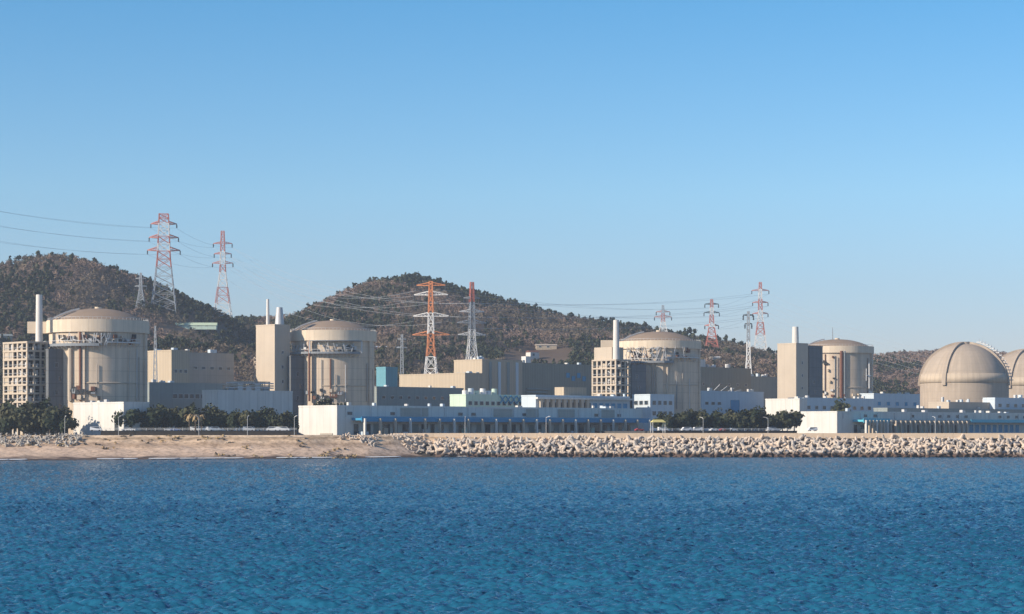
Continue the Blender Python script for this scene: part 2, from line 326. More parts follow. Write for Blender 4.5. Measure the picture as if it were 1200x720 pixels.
# beach: rises from below the sea to the plant's ground
bx = np.concatenate([[-3000, -1500, -800], np.linspace(-450, 20, 240)]); bt = np.linspace(0, 1, 70)
BX = np.repeat(bx[None, :], len(bt), 0); y0 = shore_y(BX) - 45; y1 = edge_y(BX)
BY = y0 + (y1 - y0) * bt[:, None]
dd = BY - shore_y(BX); full = y1 - shore_y(BX); u = np.clip(dd / full, -1, 1)
BZ = np.where(dd < 0, dd * .12 - .0, G0 * (0.36 * u + 0.64 * np.clip((u - .35) / .65, 0, 1) ** 1.2))
BZ += (fbm(BX / 9, BY / 6, 4) - .47) * np.clip(dd / 10, 0, 1) * np.clip((1 - u) * 6, 0, 1) * 1.8 * (0.4 + u)
def sand_material():
    m = bpy.data.materials.new('beach_sand'); m.use_nodes = True; t = m.node_tree; b = t.nodes['Principled BSDF']
    geo = nn(t, 'ShaderNodeNewGeometry'); sep = nn(t, 'ShaderNodeSeparateXYZ'); t.links.new(geo.outputs['Position'], sep.inputs[0])
    n = nn(t, 'ShaderNodeTexNoise'); n.inputs['Scale'].default_value = .12; n.inputs['Detail'].default_value = 6; t.links.new(geo.outputs['Position'], n.inputs['Vector'])
    z = mth(t, 'ADD', sep.outputs[2], mth(t, 'MULTIPLY', mth(t, 'SUBTRACT', n.outputs['Fac'], .5), 3.2))
    cr = nn(t, 'ShaderNodeValToRGB'); t.links.new(mth(t, 'DIVIDE', z, 12.0), cr.inputs[0])
    e = cr.color_ramp.elements; e[0].position = 0.03; e[0].color = (0.10, 0.075, 0.065, 1); e[1].position = .13; e[1].color = (0.60, 0.45, 0.34, 1)
    for p, c in ((.36, (0.68, 0.51, 0.38)), (.50, (0.46, 0.33, 0.23)), (.62, (0.72, 0.54, 0.38)), (.72, (0.40, 0.29, 0.19)), (.82, (0.78, 0.60, 0.42))):
        x = e.new(p); x.color = (*c, 1)
    n5 = nn(t, 'ShaderNodeTexNoise'); n5.inputs['Scale'].default_value = .45; n5.inputs['Detail'].default_value = 6; n5.inputs['Roughness'].default_value = .75; t.links.new(geo.outputs['Position'], n5.inputs['Vector'])
    r5 = nn(t, 'ShaderNodeValToRGB'); t.links.new(n5.outputs['Fac'], r5.inputs[0]); r5.color_ramp.elements[0].position = .38; r5.color_ramp.elements[0].color = (.5, .47, .44, 1); r5.color_ramp.elements[1].position = .56; r5.color_ramp.elements[1].color = (1.12, 1.1, 1.05, 1)
    m5 = nn(t, 'ShaderNodeMix', data_type='RGBA', blend_type='MULTIPLY'); m5.inputs['Factor'].default_value = .8; t.links.new(cr.outputs[0], m5.inputs[6]); t.links.new(r5.outputs[0], m5.inputs[7])
    t.links.new(m5.outputs[2], b.inputs['Base Color']); b.inputs['Roughness'].default_value = .95; b.inputs['Specular IOR Level'].default_value = .1
    return m
tag(grid_mesh('beach', BX, BY, BZ, sand_material()), kind='structure')
# thin surf along the waterline
fs = MB()
x = -420
while x < -20:
    w = random.uniform(4, 16); ya, yb = float(shore_y(x)), float(shore_y(x + w))
    if random.random() < .72:
        a, b = random.uniform(.3, 1.6), random.uniform(.3, 1.6); n = 6; up = []; dn = []
        for k in range(n + 1):
            q = k / n; s = math.sin(q * math.pi); yy = ya + (yb - ya) * q
            up.append((x + w * q, yy + 1.5 + random.uniform(-.3, .5) * s, 0.62)); dn.append((x + w * q, yy + 1.2 - a * 4 * s, 0.38))
        for k in range(n): fs.poly([dn[k], dn[k + 1], up[k + 1], up[k]])
    x += w
tag(fs.build('surf', mat('surf_foam', (0.72, 0.76, 0.78), 0.9, 0.1, 0.8)), 'thin white surf breaking along the waterline of the beach', 'surf', kind='stuff')

# embankment carrying the armour units, sandy crest wall on it
em = MB(); prof = [(955, -3), (966, -0.2), (987, 8.9), (987.2, G0 + .02)]
exs = np.linspace(-62, 620, 100)
for i in range(len(exs) - 1):
    for k in range(len(prof) - 1):
        (ya, za), (yb, zb) = prof[k], prof[k + 1]
        em.poly([(exs[i], ya, za), (exs[i + 1], ya, za), (exs[i + 1], yb, zb), (exs[i], yb, zb)])
tag(em.build('embankment', 'core'), kind='structure')
cw = MB().box(-55, 620, 984.6, 990, 8.5, 10.9).build('crest_wall', 'crest')
tag(cw, 'long low sandy concrete crest wall running above the armour blocks of the shore', 'wall')

# ---------------------------------------------------------------- armour units (tetrapods)
def tetra_verts():
    mb = MB()
    dirs = [Vector((0, 0, 1))] + [Vector((math.cos(a) * .943, math.sin(a) * .943, -.333)) for a in (0, 2.094, 4.189)]
    for d in dirs: mb.bar(d * -.08, d * 1.0, .50, .31, 8)
    return mb
def rand_rot():
    return Matrix.Rotation(random.uniform(0, 6.28), 4, 'Z') @ Matrix.Rotation(random.uniform(0, 3.14), 4, 'X') @ Matrix.Rotation(random.uniform(0, 6.28), 4, 'Y')
tb = tetra_verts(); tetra_mesh = None; spots = []
def beach_z(x, y):
    d = y - float(shore_y(x)); f = float(edge_y(x)) - float(shore_y(x)); u = max(0, min(1, d / f))
    return G0 * (0.36 * u + 0.64 * max(0, (u - .35) / .65) ** 1.2)
def bank_z(X, Y):
    z = float(np.interp(Y, [955, 966, 987], [-3, -.2, 8.9])); return max(z, beach_z(X, Y) - .4) if X < -36 else z
for r in range(8):
    Y = 965.5 + r * 2.75; x = -60 + random.uniform(0, 2) + max(0, 4 - r) * 7
    while x < 262:
        spots.append((r, x, Y + random.uniform(-.8, .8), min(8.7, float(bank_z(x, Y)) + (.9 if r < 6 else .1) + random.uniform(-.3, .6 if r < 6 else .2)), random.triangular(1.3, 3.5, 2.1) * (.72 if x < -36 else 1))); x += random.uniform(2.8, 4.6)
spots_i = sorted(spots, key=lambda s: (s[0] in (0, 7), random.random()))
G_T = 'concrete armour units of the shore protection'; L_T = 'cream concrete armour unit lying in the sunlit heap along the breakwater'
rest = MB()
for i, (r, x, Y, z, s) in enumerate(spots_i):
    if i < 300:
        if tetra_mesh is None: o = tb.build('armour_unit', 'armour'); tetra_mesh = o.data
        else: o = bpy.data.objects.new('armour_unit', tetra_mesh); C.link(o)
        o.matrix_world = Matrix.Translation((x, Y, z)) @ rand_rot() @ Matrix.Scale(s, 4)
        tag(o, L_T, 'armour unit', G_T)
    else:
        mtx = Matrix.Translation((x, Y, z)) @ rand_rot() @ Matrix.Scale(s, 4); k = len(rest.v)
        rest.v += [tuple(mtx @ Vector(v)) for v in tb.v]; rest.f += [tuple(q + k for q in f) for f in tb.f]; rest.m += tb.m
x = 262
while x < 420:
    for r in range(7):
        Y = 965.5 + r * 2.9; mtx = Matrix.Translation((x + random.uniform(-1, 1), Y, float(bank_z(x, Y)) + 1)) @ rand_rot() @ Matrix.Scale(2.2, 4); k = len(rest.v)
        rest.v += [tuple(mtx @ Vector(v)) for v in tb.v]; rest.f += [tuple(q + k for q in f) for f in tb.f]; rest.m += tb.m
    x += 3
def beach_z(x, y):
    d = y - float(shore_y(x)); f = float(edge_y(x)) - float(shore_y(x)); u = max(0, min(1, d / f))
    return G0 * (0.36 * u + 0.64 * max(0, (u - .35) / .65) ** 1.2)
for k0 in range(110):
    if k0 < 80: x = -40 - 22 * random.random() ** 1.3; y = random.uniform(967 + max(0, -44 - x) * .6, 985); zz = min(9.3, float(bank_z(x, y)) + .2)
    else: x = random.uniform(-78, -60); y = float(edge_y(x)) - random.uniform(.5, 11) * (1 - (-60 - x) / 26); zz = beach_z(x, y) + .3
    mtx = Matrix.Translation((x, y, zz)) @ rand_rot() @ Matrix.Scale(random.uniform(.9, 1.6), 4); k = len(rest.v)
    rest.v += [tuple(mtx @ Vector(v)) for v in tb.v]; rest.f += [tuple(q + k for q in f) for f in tb.f]; rest.m += tb.m
tag(rest.build('armour_heap', 'armour'), 'remaining concrete armour units packed between the others along the breakwater', 'armour units', kind='stuff')
rest = MB()
for k0 in range(300):                                  # smaller grey units heaped below the left trees
    x = random.uniform(-265, -188); y = float(edge_y(x)) - random.uniform(2, 26)
    if k0 > 300: x = random.uniform(-90, -60); y = float(edge_y(x)) - random.uniform(8, 22)
    mtx = Matrix.Translation((x, y, beach_z(x, y) + .5)) @ rand_rot() @ Matrix.Scale(random.uniform(1.1, 1.6), 4); k = len(rest.v)
    rest.v += [tuple(mtx @ Vector(v)) for v in tb.v]; rest.f += [tuple(q + k for q in f) for f in tb.f]; rest.m += tb.m
tag(rest.build('armour_heap', 'concrete'), 'small grey armour units heaped at the left end of the beach', 'armour units', kind='stuff')
bw = empty('beach_wall', (gx(288, 946), 946, 7.2), 0.13, label='low sandy wall at the top of the beach beside the long intake building', cat='wall')
box('wall', 'crest', bw, 0, 26, 0, 1, -1.5, 1.9); box('coping', 'cream2', bw, -.1, 26.1, -.15, 1.1, 1.9, 2.15)

# ---------------------------------------------------------------- trees
def leaf_cloud(n, cz, rx, rz, size, r, shell=.55, thin=1.0, cone=0.0, lumps=None):
    """n leaf-clump quads spread through an uneven crown volume"""
    d = r.normal(size=(n, 3)); d /= np.linalg.norm(d, axis=1)[:, None]
    if lumps is not None:
        lc = r.normal(size=(lumps, 3)); lc /= np.linalg.norm(lc, axis=1)[:, None]; lc *= r.uniform(.35, .75, (lumps, 1))
        k = r.integers(0, lumps, n); p = lc[k] + d * (r.random((n, 1)) ** .5) * r.uniform(.3, .5, lumps)[k][:, None]
    else:
        p = d * (shell + (1 - shell) * r.random((n, 1)))
    w = 1 - cone * (p[:, 2:3] * .5 + .5)
    c = np.concatenate([p[:, :2] * rx * w, p[:, 2:3] * rz + cz], 1)
    nrm = p / (np.linalg.norm(p, axis=1)[:, None] + 1e-6) + r.normal(size=(n, 3)) * .55; nrm /= np.linalg.norm(nrm, axis=1)[:, None]
    a = np.cross(nrm, r.normal(size=(n, 3))); a /= np.linalg.norm(a, axis=1)[:, None]; b = np.cross(nrm, a)
    s = size * r.uniform(.6, 1.3, (n, 1)); a = a * s; b = b * s * thin
    return np.stack([c - a - b * .6, c + a * .7 - b, c + a + b * .7, c - a * .6 + b], 1)
fr = np.random.default_rng(11)
proto_pine = [leaf_cloud(46, 6.2, 3.4, 3.4, 0.95, fr, lumps=6) for _ in range(7)]
proto_cone = [leaf_cloud(42, 6.0, 3.2, 5.0, 1.0, fr, cone=.75) for _ in range(4)]
proto_bare = [leaf_cloud(34, 4.8, 2.9, 3.4, 1.3, fr, shell=.2, thin=.22) for _ in range(6)]
proto_shrub = [leaf_cloud(24, 1.7, 2.7, 1.9, 1.1, fr, shell=.3, thin=.6) for _ in range(4)]
cell = 5.2; Ys = np.arange(1402, 2560, cell); pts = []
for Y in Ys:
    half = .255 * Y + 25; X = np.arange(-half, half, cell * (1 + (Y > 1900) * .1)); pts.append(np.stack([X, np.full_like(X, Y)], 1))
P = np.concatenate(pts); P += fr.uniform(-cell * .5, cell * .5, P.shape)
Z = G0 + terrain(P[:, 0], P[:, 1])
# keep what a viewer near the shore can see: not hidden more than 15 m below a nearer crest
el = (Z - H) / P[:, 1]; pxb = np.clip(((P[:, 0] / P[:, 1] + .28) / .56 * 300).astype(int), 0, 299)
order = np.argsort(P[:, 1]); mx = np.full(300, -1.0); keep = np.zeros(len(P), bool)
for i in order:
    b = pxb[i]
    if (Z[i] + 14 - H) / P[i, 1] > mx[b]: keep[i] = True
    if el[i] > mx[b]: mx[b] = el[i]
keep &= (Z > G0 + 1.5) & (((Z + 12 - H) / P[:, 1]) * FPX > 45)
P = P[keep]; Z = Z[keep]
CLEAR = []            # clearings (px-free, metres): filled below for the pylon pads and hill buildings
den = fbm(P[:, 0] / 70 + 5, P[:, 1] / 140 + 8, 4); den2 = fbm(P[:, 0] / 28 + 50, P[:, 1] / 40 + 8, 3)
hgt = (Z - G0) / 160
pxn = P[:, 0] / P[:, 1] * FPX + 600
crest = np.exp(-((P[:, 1] - 2130) / 90) ** 2) * (pxn > 380) * (pxn < 900)
pine_p = np.clip((den - .47) * 5 + .34 + .55 * crest + .42 * (pxn < 300) + .12 * hgt - .45 * (pxn > 980), .03, .93)
gap = den2 > (.60 + .12 * (pxn < 300))
r1 = fr.random(len(P)); allq = []; allm = []
def emit(mask, protos, mi, s0, s1):
    idx = np.nonzero(mask)[0]
    ch = fr.integers(0, len(protos), len(idx))
    for k, pr in enumerate(protos):
        j = idx[ch == k]
        if not len(j): continue
        sc = fr.uniform(s0, s1, len(j)); an = fr.uniform(0, 6.28, len(j)); ca, sa = np.cos(an), np.sin(an)
        q = pr[None] * sc[:, None, None, None]
        xx = q[..., 0] * ca[:, None, None] - q[..., 1] * sa[:, None, None]; yy = q[..., 0] * sa[:, None, None] + q[..., 1] * ca[:, None, None]
        o = np.stack([xx + P[j, 0][:, None, None], yy + P[j, 1][:, None, None], q[..., 2] + Z[j][:, None, None]], -1).reshape(-1, 4, 3)
        allq.append(o); allm.append(np.full(len(o), mi))
isp = (r1 < pine_p)
pyb = HY - (Z - H) / P[:, 1] * FPX
bald = ((pxn > 590) & (pxn < 668) & (pyb > 409 + (pxn < 610) * 4) & (pyb < 430)) | ((pxn > 183) & (pxn < 262) & (pyb > 384) & (pyb < 394)) | ((np.abs(pyb - (352 - (pxn - 440) * .07)) < 1.8) & (pxn > 440) & (pxn < 500)) | ((np.abs(pyb - 372) < 1.6) & (pxn > 440) & (pxn < 490))
gap = gap | bald
emit(isp & ~gap & (fr.random(len(P)) < .8), proto_pine, 0, .5, .95)
emit(isp & ~gap & (fr.random(len(P)) < .25), proto_cone, 0, .5, .9)
red = (pxn > 930) | (den2 < .38)
emit(~isp & ~gap & ~red, proto_bare, 1, .6, 1.0)
emit(~isp & ~gap & red, proto_bare, 2, .6, 1.05)
emit(gap & ~bald & (fr.random(len(P)) < .5), proto_shrub, 1, .6, 1.1)
Q = np.concatenate(allq); me = quads_mesh('forest', Q, ['pine', 'bare', 'bare2'], np.concatenate(allm))
fo = bpy.data.objects.new('forest', me); C.link(fo)
tag(fo, 'winter woodland of dark pines and bare reddish trees covering the hillsides', 'woodland', kind='stuff')

bg_ = []; bi = []
for k in range(420):
    px = fr.uniform(-10, 420); D = fr.uniform(915, 950); x = gx(px, D)
    if D > float(edge_y(x)) - 1 or fbm(np.array([px / 16.]), np.array([D / 7.]), 2)[0] < .40: continue
    q = leaf_cloud(14, .35, fr.uniform(.7, 1.8), fr.uniform(.3, .8), .35, fr, shell=.2); q = q + np.array([x, D, beach_z(x, D) - .1]); bg_.append(q); bi.append(np.full(14, int(fr.random() < .45)))
bo = bpy.data.objects.new('beach_scrub', quads_mesh('beach_scrub', np.concatenate(bg_), ['tan', 'bare'], np.concatenate(bi))); C.link(bo)
tag(bo, 'low dry scrub and tufts scattered over the upper beach', 'scrub', kind='stuff')
ORD = 'first second third fourth fifth sixth seventh eighth ninth tenth eleventh twelfth thirteenth fourteenth fifteenth sixteenth seventeenth eighteenth nineteenth twentieth'.split()
TENS = {20: 'twenty', 30: 'thirty', 40: 'forty'}
def ordinal(i):
    if i < 20: return ORD[i]
    t = (i + 1) // 10 * 10; u = (i + 1) - t
    return {30: 'thirtieth', 40: 'fortieth'}[t] if u == 0 else TENS[t] + '-' + ORD[u - 1]
# skyline trees that can be told apart
def trunk(h, w, limbs=3):
    mb = MB(); mb.bar((0, 0, -.6), (0.1, 0, h * .75), w, w * .4, 6)
    for k in range(limbs):
        a = k * 2.2 + 1; z = h * (.4 + .12 * k); mb.bar((0, 0, z), (math.cos(a) * h * .2, math.sin(a) * h * .2, z + h * .18), w * .4, w * .2, 4)
    return mb
protoS = []
for k in range(5):
    t = empty('pine_tree', (0, 0, -900)); trunk(9, .7).build('trunk', 'bark', t)
    me = quads_mesh('crown', leaf_cloud(110, 7.4, 3.6 + .3 * (k % 3), 3.2, .85, fr, lumps=5 + k), ['pine']); c = bpy.data.objects.new('crown', me); C.link(c); c.parent = t
    protoS.append(t)
used = set()
def put(protos, k, loc, rz, s, **kw):
    if k not in used: o = protos[k]; used.add(k)
    else: o = copy_tree(protos[k])
    o.location = loc; o.rotation_euler = (0, 0, rz); o.scale = (s, s, s); tag(o, **kw); return o
def crest_at(px):
    Y = np.arange(1500, 2700, 6.0); X = gx(px, Y); z = G0 + terrain(X, Y); k = np.argmax((z - H) / Y); return X[k], Y[k] - 4, z[k]
for grp, pxs, where in (('pines on the skyline of the left hill', [22, 47, 62, 84, 99, 112, 128, 137, 149, 163, 176, 208, 219, 231, 243], 'the crest of the leftmost hill'),
                        ('pines on the skyline of the middle hill', [362, 371, 384, 397, 409, 416, 433, 441, 452, 463, 476, 489, 516, 529, 541, 566, 578, 590, 603, 618, 627, 643, 655, 668, 682, 691, 706, 716, 737, 748, 757], 'the crest of the middle hill'),
                        ('trees on the low ridge behind the third reactor', [796, 804, 812, 822, 843, 850, 858, 866, 872, 902, 908], 'the low ridge right of the third containment')):
    for i, px in enumerate(pxs):
        X, Y, z = crest_at(px + random.uniform(-1.5, 1.5)); s = random.uniform(.6, 1.0) * (1.3 if px > 790 else 1)
        k = random.randrange(5)
        put(protoS, k, (X, Y, z - .5), random.uniform(0, 6.28), s, label='%s dark pine from the left on %s' % (ordinal(i), where), cat='tree', group=grp)
for k in range(5):
    if k not in used: 
        for ch in list(protoS[k].children): bpy.data.objects.remove(ch)
        bpy.data.objects.remove(protoS[k])

# evergreen trees inside the plant
used = set(); protoG = []
for k in range(5):
    t = empty('evergreen_tree', (0, 0, -900)); trunk(8, .55, 4).build('trunk', 'bark', t)
    me = quads_mesh('crown', leaf_cloud(640, 5.3, 4.6, 4.9, .55, fr, lumps=12 + k), ['pine2']); c = bpy.data.objects.new('crown', me); C.link(c); c.parent = t
    protoG.append(t)
TER = 11.8                                            # raised parking strip
def tree_row(a, b, n, D0, D1, ytop, base, grp, where):
    xs = sorted(a + (b - a) * (i + random.uniform(.1, .9)) / n for i in range(n))
    for i, px in enumerate(xs):
        D = D0 + (D1 - D0) * (i / n) + random.uniform(-6, 6); top = gz(ytop(px) + random.uniform(-3, 7), D); s = (top - base) / 10.2
        put(protoG, random.randrange(5), (gx(px, D), D, base), random.uniform(0, 6.28), s, label='%s dark tree from the left in %s' % (ordinal(i), where), cat='tree', group=grp)
tree_row(0, 80, 16, 972, 968, lambda p: np.interp(p, [0, 40, 60, 80], [466, 470, 468, 482]), G0, 'trees in front of the leftmost frame tower', 'the clump below the leftmost frame tower')
tree_row(140, 345, 38, 972, 985, lambda p: np.interp(p, [140, 150, 345], [477, 474, 478]), TER, 'trees along the left parking strip', 'the long row behind the beach parking strip')
tree_row(766, 932, 32, 1080, 1110, lambda p: np.interp(p, [760, 800, 932], [484, 479, 480]), TER, 'trees along the right parking strip', 'the row between the two intake buildings')
# small trees on the yard in front of reactors two and four
for px, D, yt, wh in ((388, 1105, 459, 'in front of the second containment'), (381, 1108, 463, 'left at the foot of the second containment'), (985, 1235, 468, 'at the foot of the fourth containment')):
    s = (gz(yt, D) - G0) / 10.2; put(protoG, random.randrange(5), (gx(px, D), D, G0), 1, s, label='lone dark tree standing %s' % wh, cat='tree')
for k in range(5):
    if k not in used:
        for ch in list(protoG[k].children): bpy.data.objects.remove(ch)
        bpy.data.objects.remove(protoG[k])
# pale dry palms near the middle of the left row
for i, (px, D) in enumerate(((222, 958), (229, 957), (236, 959))):
    t = empty('dry_palm', (gx(px, D), D, TER), label='%s of the three tan dry palms rising from the left tree row' % ('leftmost', 'middle', 'rightmost')[i], cat='palm', group='dry palms in the tree row')
    MB().bar((0, 0, -.3), (0, 0, 7.2), .5, .35, 6).build('trunk', 'bark', t); f = MB()
    for k in range(16):
        a = k * 2.4; L = random.uniform(2, 2.8); el0 = random.uniform(-.3, 1.1); p0 = Vector((0, 0, 7.2)); pr = p0
        for j in range(1, 5):
            q = j / 4; p = p0 + Vector((math.cos(a) * L * q, math.sin(a) * L * q, L * (el0 * q - 1.1 * q * q)))
            sd = Vector((-math.sin(a), math.cos(a), 0)) * .45 * (1 - q * .6); f.poly([pr - sd, p - sd, p + sd, pr + sd]); pr = p
    f.build('fronds', 'tan', t)

# ---------------------------------------------------------------- buildings on the 45 degree plant grid
R45 = math.radians(45); S2 = math.sqrt(2)
class Block:
    """near corner at column pxc and distance D; left face runs to column pl, right face to column pr"""
    def __init__(s, name, label, cat, pxc, D, pl, pr, yt, wall='cream', roofm='roof', parapet=.8, base=G0, ll=None, lr=None, group=None, roofname='roof'):
        x = gx(pxc, D); s.D = D; s.x = x
        a = (pl - CX) / FPX; b = (pr - CX) / FPX
        s.ll = ll if ll else S2 * (x - a * D) / (1 + a); s.lr = lr if lr else S2 * (b * D - x) / (1 - b)
        s.h = gz(yt, D) - base; s.base = base
        s.e = empty(name, (x, D, base), R45, label=label, cat=cat, group=group)
        s.wall = box('wall', wall, s.e, 0, s.lr, 0, s.ll, -.5, s.h - parapet)
        m = MB(); t = .5
        m.box(-.12, s.lr + .12, -.12, t, s.h - parapet, s.h); m.box(-.12, s.lr + .12, s.ll - t, s.ll + .12, s.h - parapet, s.h)
        m.box(-.12, t, t, s.ll - t, s.h - parapet, s.h); m.box(s.lr - t, s.lr + .12, t, s.ll - t, s.h - parapet, s.h)
        m.build('parapet', wall, s.e)
        s.roof = box(roofname, roofm, s.e, t, s.lr - t, t, s.ll - t, s.h - parapet, s.h - parapet + .15)
    def win(s, face, a, z, w, h, m='glass', fm='steel', name='window'):
        """recess-like opening: frame standing proud, pane set in it"""
        f = MB(); k = .18; d = .2
        if face == 'R':
            f.box(a - k, a + w + k, -d, -.004, z - k, z); f.box(a - k, a + w + k, -d, -.004, z + h, z + h + k); f.box(a - k, a, -d, -.004, z, z + h); f.box(a + w, a + w + k, -d, -.004, z, z + h)
            p = (a, a + w, -.06, -.006, z, z + h)
        else:
            f.box(-d, -.004, a - k, a + w + k, z - k, z); f.box(-d, -.004, a - k, a + w + k, z + h, z + h + k); f.box(-d, -.004, a - k, a, z, z + h); f.box(-d, -.004, a + w, a + w + k, z, z + h)
            p = (-.06, -.006, a, a + w, z, z + h)
        o = f.build(name, fm, s.e); box('pane', m, o, *p); return o
    def row(s, face, n, z, h, w, a0=None, a1=None, m='glass', fm='steel', name='window'):
        L = s.lr if face == 'R' else s.ll; a0 = 1 if a0 is None else a0; a1 = L - 1 if a1 is None else a1
        for i in range(n): s.win(face, a0 + (a1 - a0) * (i + .5) / n - w / 2, z, w, h, m, fm, name)
    def unit(s, a, b, w, d, h, m='steel', name='roof_unit', z=None):
        return box(name, m, s.e, a, a + w, b, b + d, (s.h - .65) if z is None else z, (s.h if z is None else z) + h)
    def vents(s, n, seed=0, hmax=2.2):
        r = random.Random(seed)
        for i in range(n):
            w, d, h = r.uniform(1, 3), r.uniform(1, 2.5), r.uniform(.8, hmax); a = r.uniform(1, max(1.1, s.lr - w - 1)); b = r.uniform(1, max(1.1, s.ll - d - 1))
            s.unit(a, b, w, d, h, r.choice(['white', 'steel', 'bluewhite']), 'roof_vent')

def cyl(name, m, parent, x, y, z0, z1, r0, r1=None, n=24, cap=None):
    r1 = r0 if r1 is None else r1
    mb = MB(); mb.lathe([(r0, z0), (r1, z1), (r1 * .8, z1), (r1 * .8, z1 - 1.5), (0.01, z1 - 1.5)], n, (x, y)); return mb.build(name, m, parent, False)

# open concrete frame towers (service stair and equipment frames)
def frame_tower(label, pxc, D, pl, pr, yt, floors, seed):
    x = gx(pxc, D); a = (pl - CX) / FPX; b = (pr - CX) / FPX
    ll = S2 * (x - a * D) / (1 + a); lr = S2 * (b * D - x) / (1 - b); h = gz(yt, D) - G0
    e = empty('frame_tower', (x, D, G0), R45, label=label, cat='tower', group='open frame towers beside the reactors')
    r = random.Random(seed); fh = h / floors
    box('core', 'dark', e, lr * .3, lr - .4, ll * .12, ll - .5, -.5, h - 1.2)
    for k in range(floors):
        for i in range(5):
            if r.random() < .33: p = i / 5 * (ll - .7) + 1.17; box('infill_panel', r.choice(['cream2', 'cream', 'concrete']), e, .25, .5, p, p + (ll - .7) / 5 - 1.2, k * fh + .01, k * fh + fh * r.choice([.35, .5, .8]))
    nL, nR = 5, 3
    for i in range(nL + 1):
        p = i / nL * (ll - .7)
        for j in ((0,) if 0 < i < nL else (0, 1)):
            box('column', 'cream2', e, j * (lr - .7), j * (lr - .7) + .7, p, p + 1.15, -.5, h - .01)
    for i in range(1, nR): box('column', 'cream2', e, i / nR * (lr - .7), i / nR * (lr - .7) + .8, 0, .8, -.5, h - .01)
    for k in range(1, floors + 1):
        z = k * fh; box('floor_slab', 'cream2', e, -.25, lr + .2, -.25, ll + .2, z - .85, z)
        rl = MB()
        rl.bar((-.15, 0, z + 1.1), (-.15, ll, z + 1.1), .16); rl.bar((0, -.15, z + 1.1), (lr, -.15, z + 1.1), .16)
        if k < floors:
            rl.build('railing', 'steel', e)
    # stair flights and ducts seen between the columns
    for k in range(floors):
        z = k * fh; s = MB(); d = 1 if k % 2 else -1; y0, y1 = (ll * .1, ll * .55)
        if d < 0: y0, y1 = y1, y0
        s.bar((.9, y0, z + .2), (.9, y1, z + fh - .4), .55); s.build('stair_flight', 'steel', e)
        for _ in range(3):
            p = r.uniform(.8, ll - 3); box('duct', r.choice(['cream2', 'steel', 'concrete', 'greysteel']), e, .8, lr * .29, p, p + r.uniform(1, 2), z + .02, z + r.uniform(1, fh - .8))
        for _ in range(2):
            p = r.uniform(.8, max(1, lr - 2)); box('duct', r.choice(['steel', 'greysteel']), e, p, p + 1, .7, ll * .11, z + .02, z + r.uniform(1, fh - .8))
    return e, ll, lr, h
e, ll, lr, h = frame_tower('leftmost open concrete frame tower with white stack, at the left edge', 32, 1000, 4, 56, 400, 11, 1)
cyl('exhaust_stack', 'stack', e, lr * .72, ll * .12, h - .02, gz(345, 1004) - G0, 1.7, 1.45)
e, ll, lr, h = frame_tower('open concrete frame tower with white stack left of the third containment', 722, 1213, 694, 739, 421, 9, 2)
cyl('exhaust_stack', 'stack', e, 2.0, 1.8, h - .02, gz(375, 1213) - G0, 1.9, 1.6)
box('penthouse', 'cream2', e, 1, lr - 1.5, 4.2, ll - .6, h + .01, h + 7)

for lab, a in (('first', (57, 1000, 54, 81, 409)), ('second', (341, 1163, 339, 362, 417)), ('third', (740, 1221, 738, 757, 427)), ('fourth', (948, 1350, 946, 964, 405))):  # blocks added to supply the dark shaded recess beside each cylinder
    b = Block('shade_recess_block', 'narrow block coloured dark as the shaded recess between the tower and the %s containment' % lab, 'building', *a, 'shade', ll=2.4, group='blocks coloured as shaded recesses beside the containments')
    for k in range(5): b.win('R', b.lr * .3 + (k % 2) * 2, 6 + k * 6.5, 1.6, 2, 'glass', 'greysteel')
# solid towers
def tower(label, pxc, D, pl, pr, yt, seed):
    b = Block('service_tower', label, 'tower', pxc, D, pl, pr, yt, 'cream2', group='tall slab towers beside the reactors')
    for k in range(6): b.win('R', b.lr * .45, 4 + k * 8, 1.2, 1.6)
    return b
t2 = tower('tall cream slab tower with two stacks left of the second containment', 322, 1160, 300, 340, 380, 1)
cyl('exhaust_stack', 'stack', t2.e, 2.2, t2.ll * .72 - 3, t2.h - .8, gz(350, 1162) - G0, 1.0, .75)
cyl('wide_stack', 'steel', t2.e, t2.lr * .5, 2.6, t2.h - .8, gz(360, 1162) - G0, 2.6, 1.7)
for k in range(11):                                       # open stair climbing its left side
    z = k * 2.6 + 14; o = MB(); o.box(2, 5, t2.ll + .13, t2.ll + 4.2, z, z + .35); o.bar((2, t2.ll + .2, z + .3), (2, t2.ll + 4, z + 2.5), .3)
    o.bar((2, t2.ll + 4.2, z), (2, t2.ll + 4.2, z + 2.6), .3); o.build('stair_landing', 'cream2', t2.e)
t4 = tower('tall cream slab tower with one stack left of the fourth containment', 933, 1340, 911, 947, 402, 2)
cyl('exhaust_stack', 'stack', t4.e, 2.6, 2.6, t4.h - .8, gz(383, 1342) - G0, 2.2, 1.9)

